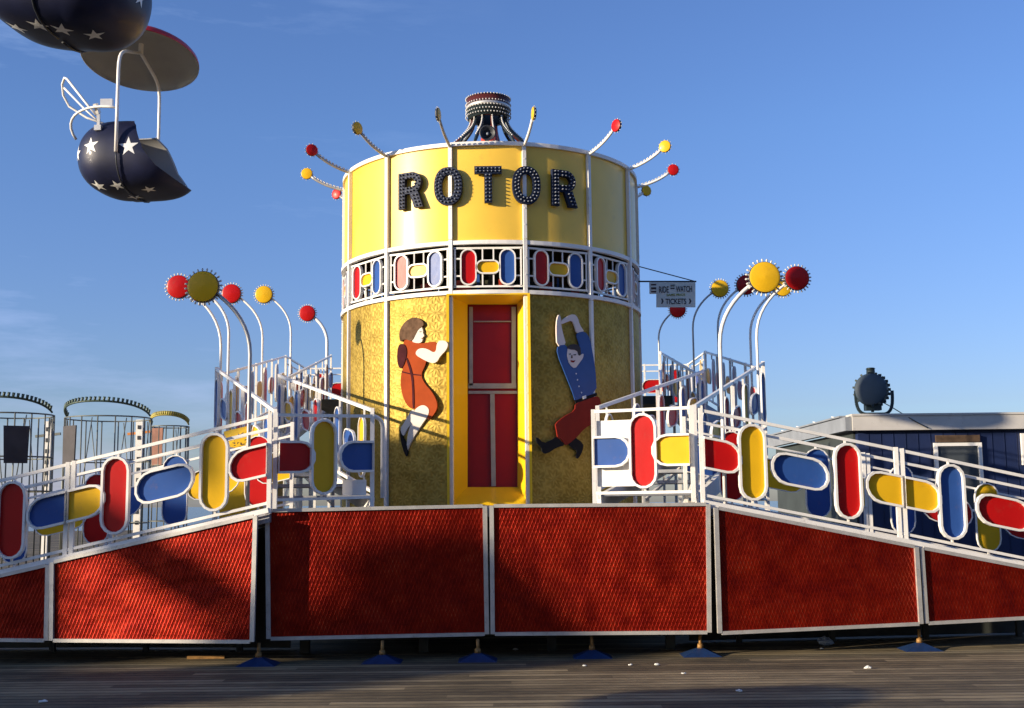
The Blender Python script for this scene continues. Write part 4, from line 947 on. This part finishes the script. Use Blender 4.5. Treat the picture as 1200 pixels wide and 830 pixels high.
b = MB(); b.tube(bez(c+V((.2, -.1, -.3)), c+V((.5, -.3, -.5)), V((c.x+.6, Yb-.16, zt2)), V((c.x+1.2, Yb-.16, zt2-.32)), 10), .012, 6); b.build('cable', 'dark_metal', sl)

# ------------------------------------------------------------------ chairlift gondolas
def gondola(org, yaw, label, stars, side):
    """org: world point of hull bottom centre; yaw: direction the gondola faces"""
    t = thing('chairlift_gondola', org, label, 'chairlift car', 'star painted chairlift cars')
    Rz = Matrix.Rotation(yaw, 3, 'Z'); org = V(org)
    def Wd(p): return org+Rz @ V(p)
    a_b, a_f, bb, cc_ = .60, .93, .66, .50; bm = bmesh.new(); nu, nv = 56, 32; ctr = V((-.05, 0, .50)); grid = []
    def sp_(x, e): return math.copysign(abs(x)**e, x)
    for j in range(nv+1):
        th = -PI/2+PI*j/nv; row = []
        for i in range(nu):
            ph = 2*PI*i/nu; x = sp_(cos(th), .85)*sp_(cos(ph), .8 if cos(ph) < 0 else .6); y = sp_(cos(th), .62)*sp_(sin(ph), .8); z = sp_(sin(th), .9)
            if x > 0 and th < 0: x = sp_(cos(th), .45)*sp_(cos(ph), .42); y = sp_(cos(th), .5)*sp_(sin(ph), .6)
            row.append(bm.verts.new(ctr+V((x*(a_f if x > 0 else a_b), y*bb, z*cc_))))
        grid.append(row)
    for j in range(nv):
        for i in range(nu): bm.faces.new((grid[j][i], grid[j][(i+1) % nu], grid[j+1][(i+1) % nu], grid[j+1][i]))
    bmesh.ops.remove_doubles(bm, verts=bm.verts, dist=1e-4)
    def cutp(co, no):
        g_ = bm.verts[:]+bm.edges[:]+bm.faces[:]; bmesh.ops.bisect_plane(bm, geom=g_, plane_co=co, plane_no=no, clear_outer=True)
    cutp((0, 0, .955), (0, 0, 1))
    # front opening: two sloping planes, convex cut done on a copy
    bmesh.ops.recalc_face_normals(bm, faces=bm.faces)
    def rimz(x): 
        pts = [(-.7, 2), (.20, .96), (.30, .84), (.44, .48), (.60, .27), (.88, .05), (.98, -.05)]
        for (x0, z0), (x1, z1) in zip(pts[:-1], pts[1:]):
            if x0 <= x <= x1: return z0+(z1-z0)*(x-x0)/(x1-x0)
        return 2
    # finely subdivide near the rim then cut by the rim curve
    for (x0, z0), (x1, z1) in (((.20, .96), (.30, .84)), ((.30, .84), (.44, .48)), ((.44, .48), (.60, .27)), ((.60, .27), (.88, .05))):
        no = V((-(z1-z0), 0, (x1-x0))).normalized(); g_ = bm.verts[:]+bm.edges[:]+bm.faces[:]
        bmesh.ops.bisect_plane(bm, geom=g_, plane_co=(x0, 0, z0), plane_no=no)
    kill = [f for f in bm.faces if f.calc_center_median().z > rimz(f.calc_center_median().x) and f.calc_center_median().x > .18]
    bmesh.ops.delete(bm, geom=kill, context='FACES')
    tree = BVHTree.FromBMesh(bm)
    vs = [v.co.copy() for v in bm.verts]; bm.verts.index_update(); fs = [[v.index for v in f.verts] for f in bm.faces]
    bmesh.ops.recalc_face_normals(bm, faces=bm.faces)
    nrm_ = [v.normal.copy() for v in bm.verts]; 
    # inner skin
    b = MB(); b.add([Wd(p) for p in vs], fs, 0, True)
    inner = [p + (ctr-p).normalized()*.03 for p in vs]; b.add([Wd(p) for p in inner], [f[::-1] for f in fs], 1, True)
    be = [e for e in bm.edges if e.is_boundary]
    for e in be:
        i, j = e.verts[0].index, e.verts[1].index; b.add([Wd(vs[i]), Wd(vs[j]), Wd(inner[j]), Wd(inner[i])], [(0, 1, 2, 3)], 1)
    me_b = b; o = None
    me = bpy.data.meshes.new('hull'); me.from_pydata([p-org for p in b.v], [], b.f)
    me.materials.append(M['hull_navy']); me.materials.append(M['shell_grey']); me.polygons.foreach_set('material_index', b.mi); me.polygons.foreach_set('use_smooth', b.sm)
    hull = bpy.data.objects.new('hull', me); COL.objects.link(hull); hull.parent = t; hull['_org'] = tuple(org)
    bm.free()
    # stars wrapped on the hull: centre given as a local direction
    for (d, rs, rot) in stars:
        d = V(d).normalized(); hit = tree.ray_cast(ctr+d*2, -d)
        if hit[0] is None: continue
        c, nn_ = hit[0], hit[1]
        if nn_.dot(d) < 0: nn_ = -nn_
        ux = V((0, 0, 1)).cross(nn_).normalized() if abs(nn_.z) < .9 else V((1, 0, 0)); uy = nn_.cross(ux).normalized(); ux = uy.cross(nn_)
        ring = []
        for i in range(10):
            r_ = rs*1.2 if i % 2 == 0 else rs*.46; a = rot+PI/2+2*PI*i/10; ring.append((r_*cos(a), r_*sin(a)))
        vv = []; ff = []; K = 5
        for m_ in range(K+1):
            for (x, y) in ring: vv.append((x*m_/K, y*m_/K))
        for m_ in range(K):
            for i in range(10):
                j = (i+1) % 10; ff.append((m_*10+i, m_*10+j, (m_+1)*10+j, (m_+1)*10+i))
        out = []
        for (x, y) in vv:
            q_ = c+ux*x+uy*y; h_ = tree.find_nearest(q_); n2 = h_[1]
            if n2.dot(nn_) < 0: n2 = -n2
            out.append(Wd(h_[0]+n2*.005))
        b = MB(); b.add(out, ff, 0, True); b.build('star', 'star_white', hull)
    # hanger poles, canopy
    for sy in (-1, 1):
        b = MB(); pth = [Wd((.12, 0.0, -.02))]
        pth = [Wd((.10, sy*.69*abs(cos(rad(th)))**.62+sy*.004, .5-.515*abs(sin(rad(th)))**.9)) for th in (89.5, 85, 78, 65, 50, 38, 25, 14, 6)]+[ Wd((.10, sy*.69, 1.0)), Wd((.10, sy*.69, 1.55))]+[Wd(p) for p in bez((.10, sy*.69, 1.55), (.10, sy*.69, 1.78), (.10, sy*.62, 1.84), (.10, sy*.48, 1.90), 5)][1:]+[Wd((.10, 0, 2.06))]
        b.tube(pth[8:], .024, 8); b.build('hanger_pole', 'white_paint', t); b = MB(); b.tube(pth[:9], .011, 8); b.build('belly_strap', 'dark_metal', t)
    b = MB(); b.tube([Wd((.10, 0, 2.05)), Wd((.10, 0, 2.3)), Wd((.10, 0, 4.6))], .035, 10); b.build('cable_hanger', 'white_paint', t)
    b = MB(); rca = .80; prof = [(rca*sin(PI/2*i/10), 2.20-.23*(1-cos(PI/2*i/10))) for i in range(11)]
    TL = rad(12); axc = Rz @ V((0, sin(TL), cos(TL))); c0 = Wd((.10, 0, 2.0)) - axc*2.0; b.lathe(c0, axc, [(r_, z) for r_, z in prof]+[(rca, 1.94)], 48, 0); b.lathe(c0, axc, [(rca, 1.94), (rca-.012, 1.94)]+[(max(r_-.012, 0), z-.014) for r_, z in prof[::-1]], 48, 1)
    b.build('canopy', ['canopy_red', 'shell_grey'], t)
    # restraint bar swung up over the back on the near side
    s = side; b = MB()
    loop = [(-.28, s*.50, 1.02), (-.42, s*.5, 1.18), (-.72, s*.48, 1.55), (-.80, s*.40, 1.60), (-.88, s*.30, 1.55), (-.90, s*.22, 1.42), (-.84, s*.16, 1.28), (-.6, s*.12, 1.12), (-.3, s*.15, 1.0)]
    b.tube([Wd(p) for p in loop], .017, 7)
    b.tube([Wd(p) for p in ((-.86, s*.28, 1.5), (-.5, s*.4, 1.15), (-.25, s*.48, .93))], .014, 7)
    b.tube([Wd(p) for p in bez((.10, s*.69, 1.04), (-.35, s*.72, 1.12), (-.75, s*.60, 1.0), (-.60, s*.40, .72), 12)], .018, 7)
    b.build('restraint_bar', 'white_paint', t)
    b = MB(); q_ = Wd((-.06, s*.66, 1.12)); b.box(tuple(q_-V((.08, .03, .05))), tuple(q_+V((.08, .03, .05)))); q_ = Wd((-.2, s*.60, 1.0)); b.bar(q_, Wd((-.2, s*.58, .80)), .04); b.bar(Wd((-.22, s*.66, 1.12)), Wd((-.2, s*.6, 1.0)), .05)
    q_ = Wd((-.2, s*.60, .80)); b.box(tuple(q_-V((.045, .03, .035))), tuple(q_+V((.045, .03, .035)))); b.build('latch_bracket', 'silver', t)
    b = MB(); b.box((0, 0, 0), (0, 0, 0)) if False else None
    # bench inside
    b = MB(); b.hexa([Wd(p) for p in ((-.4, -.5, .36), (.12, -.56, .36), (.12, .56, .36), (-.4, .5, .36))], [Wd(p) for p in ((-.4, -.5, .44), (.12, -.56, .44), (.12, .56, .44), (-.4, .5, .44))]); b.build('bench', 'shell_grey', hull)
    return t
stA = [((-.36, -1, .08), .105, .1), ((-.85, -.8, .0), .10, -.15), ((-1.2, -.2, -.12), .085, 0), ((.47, -1, .02), .115, .05), ((.1, -.7, -.75), .09, .3), ((-.4, -.7, -.8), .1, .2), ((.7, -.45, -.75), .09, .1), ((.25, 0, -1), .1, .4), ((-1, .6, .1), .09, 0), ((-.4, 1, .0), .09, .1), ((.3, 1, .0), .09, 0)]
gA = P(152, 228, 20.5)
gA_ = gondola((gA.x, 20.5, gA.z-.05), rad(-6), 'navy blue chairlift car with white stars and red topped canopy, seen whole at upper left', stA, -1)
gA_.scale = (1.28, 1.28, 1.28)
stB = [((-.3, -1, .0), .085, .1)] + [((.9, .25, -.8), .1, .2), ((0, .5, -1), .1, .2), ((-.5, .2, -.9), .09, .3), ((-.9, 1, .15), .1, .1), ((-.2, 1, -.3), .1, .3), ((.45, .6, -1), .1, .4), ((-1.2, 0, 0), .09, 0), ((.1, 1, .1), .1, 0), ((-1, .5, .1), .1, .2)]
gB = P(82, 47, 11.3)
gB_ = gondola((gB.x, 11.3, gB.z-.0), rad(172), 'nearer chairlift car with dim stars, cut off by the top left corner', stB, 1)

gB_.rotation_euler = (0, rad(9), 0)     # swinging

# ------------------------------------------------------------------ invented building out of frame, its skyline shaped to throw the shadows
TD = 34.0; tanE = math.tan(SUN_EL); dh = V((SDIR.x, SDIR.y, 0)).normalized(); eh = V((-dh.y, dh.x, 0))
if eh.x < 0: eh = -eh
def usk(x, y=12.6): return V((x, y, 0)).dot(eh)
O = V((-1, 12.6, 0))+dh*TD; O = O - eh*(O.dot(eh))   # base line; positions = O + eh*u
def hz_(z, t=TD): return z+t*tanE
caster = thing('shadow_caster', O+eh*usk(-1), 'stucco building shape added unseen, behind and left of the viewer, to cast shadows', 'building')
def slab(b, u0, u1, h0, h1, th=1.5, mi=0):
    p = [O+eh*u0, O+eh*u1, O+eh*u1+dh*th, O+eh*u0+dh*th]; b.hexa([q_+V((0, 0, h0)) for q_ in p], [q_+V((0, 0, h1)) for q_ in p], mi)
b = MB()
for x0, x1, g_ in ((-18, -12, 3.6), (-11.99, -9.9, 3.2), (-9.89, -7.9, 2.85), (-7.89, -6.5, 1.6), (-6.49, -4.45, 1.3), (-4.44, -2.7, -.55), (1.51, 2.3, -.15), (2.31, 3, -1.2), (3.01, 7, -2.6)):
    slab(b, usk(x0), usk(x1), 0, hz_(g_))
prof = [(-2.7, .25), (-2.2, .45), (-1.8, .65), (-1.43, 1.05), (-1.1, 1.28), (-.72, 1.4), (-.27, 1.22), (.1, .9), (.5, .5), (.85, .2), (1.5, -.15)]  # skyline heights taken from the shadow outline wanted on the front skirts
xq = -2.69
while xq < 1.49:
    for (xa, za), (xb, zb_) in zip(prof[:-1], prof[1:]):
        if xa <= xq <= xb: zz = za+(zb_-za)*(xq-xa)/(xb-xa)
    slab(b, usk(xq), usk(xq+.148), 0, hz_(zz+.173*(xq+1))); xq += .15
b.build('wall', 'stucco', caster)
b = MB(); pc = O+eh*usk(-.72)+dh*.75
b.lathe(pc, (0, 0, 1), [(.45, hz_(.35)), (.45, hz_(1.0)), (.5, hz_(1.03)), (.42, hz_(1.2)), (.25, hz_(1.35)), (.0, hz_(1.45))], 28); b.build('shadow_dome', 'roof_grey', caster)  # added dome, rounds off the shadow on the front panels
b = MB(); a_ = O+eh*usk(-4.4)+V((0, 0, hz_(.95))); c_ = O+eh*usk(-2.3)+V((0, 0, hz_(.22))); b.bar(a_, c_, .5, .42); b.build('shadow_bar', 'roof_grey', caster)  # added bar, casts the diagonal shade on the left ramp skirt
b = MB(); slab(b, usk(-2.5, 12.9), usk(-1.35, 13.2), hz_(1.52), hz_(2.6), .3); slab(b, usk(-2.0, 12.9), usk(-1.85, 12.9), hz_(.38), hz_(1.52), .2); slab(b, usk(-3.75, 12.9), usk(-2.85, 12.9), hz_(3.15), hz_(4.05), .3); slab(b, usk(-3.35, 12.9), usk(-3.3, 12.9), hz_(-.55), hz_(3.15), .2); b.build('shadow_boards', 'roof_grey', caster)  # added boards that shade the left gate and the big left lamp
for k in range(10):  # windows only dress the added shadow caster
    u0 = usk(-13)+k*.8
    for hb in (1.2, 4.0):
        b = MB(); p = [O+eh*u0, O+eh*(u0+.45), O+eh*(u0+.45)-dh*.05, O+eh*u0-dh*.05]; b.hexa([q_+V((0, 0, hb)) for q_ in p], [q_+V((0, 0, hb+1.3)) for q_ in p]); b.build('window', 'pane_dark', caster)
# umbrella shape added beside the viewer to cast the lower right ground shadow
tip = G(975, 812, 0); tp = tip+dh*10.0; pz = 10.0*tanE+.1
um = thing('shadow_parasol', (tp.x, tp.y, 0), 'open umbrella shape on a pole, added beside the viewer to cast a shadow', 'shadow_parasol')
b = MB(); b.cyl((tp.x, tp.y, .05), (tp.x, tp.y, pz), .025, .025, 10); b.cyl((tp.x, tp.y, 0), (tp.x, tp.y, .08), .25, .22, 20); b.build('pole', 'white_paint', um)
b = MB(); b.lathe((tp.x, tp.y, 0), (0, 0, 1), [(0, pz), (.5, pz-.12), (.95, pz-.38), (.93, pz-.40), (.5, pz-.15), (0, pz-.03)], 10, 0, False); b.build('canopy', 'canopy_red', um)

ar = thing('sky_block_arcade', (10, -24, 0), 'long arcade building, added unseen behind the viewer to cut sky light', 'building')  # unseen block put behind the viewer to reduce sky fill on front faces
b = MB(); b.box((-28, -34, 0), (60, -24, 13)); b.box((-28.3, -34.3, 13.01), (60.3, -23.6, 13.6)); b.build('wall', 'stucco', ar)
for k in range(14): b = MB(); b.box((-26+k*6, -24.08, .2), (-22+k*6, -24.005, 3.4)); b.box((-25.4+k*6, -24.06, 6), (-22.6+k*6, -24.005, 9)); b.build('window', 'pane_dark', ar)
b = MB(); b.box((-28, -23.99, 3.8), (60, -22.0, 4.0)); b.build('awning', 'mat_brown', ar)
for o in bpy.data.objects:
    if '_org' in o: del o['_org']
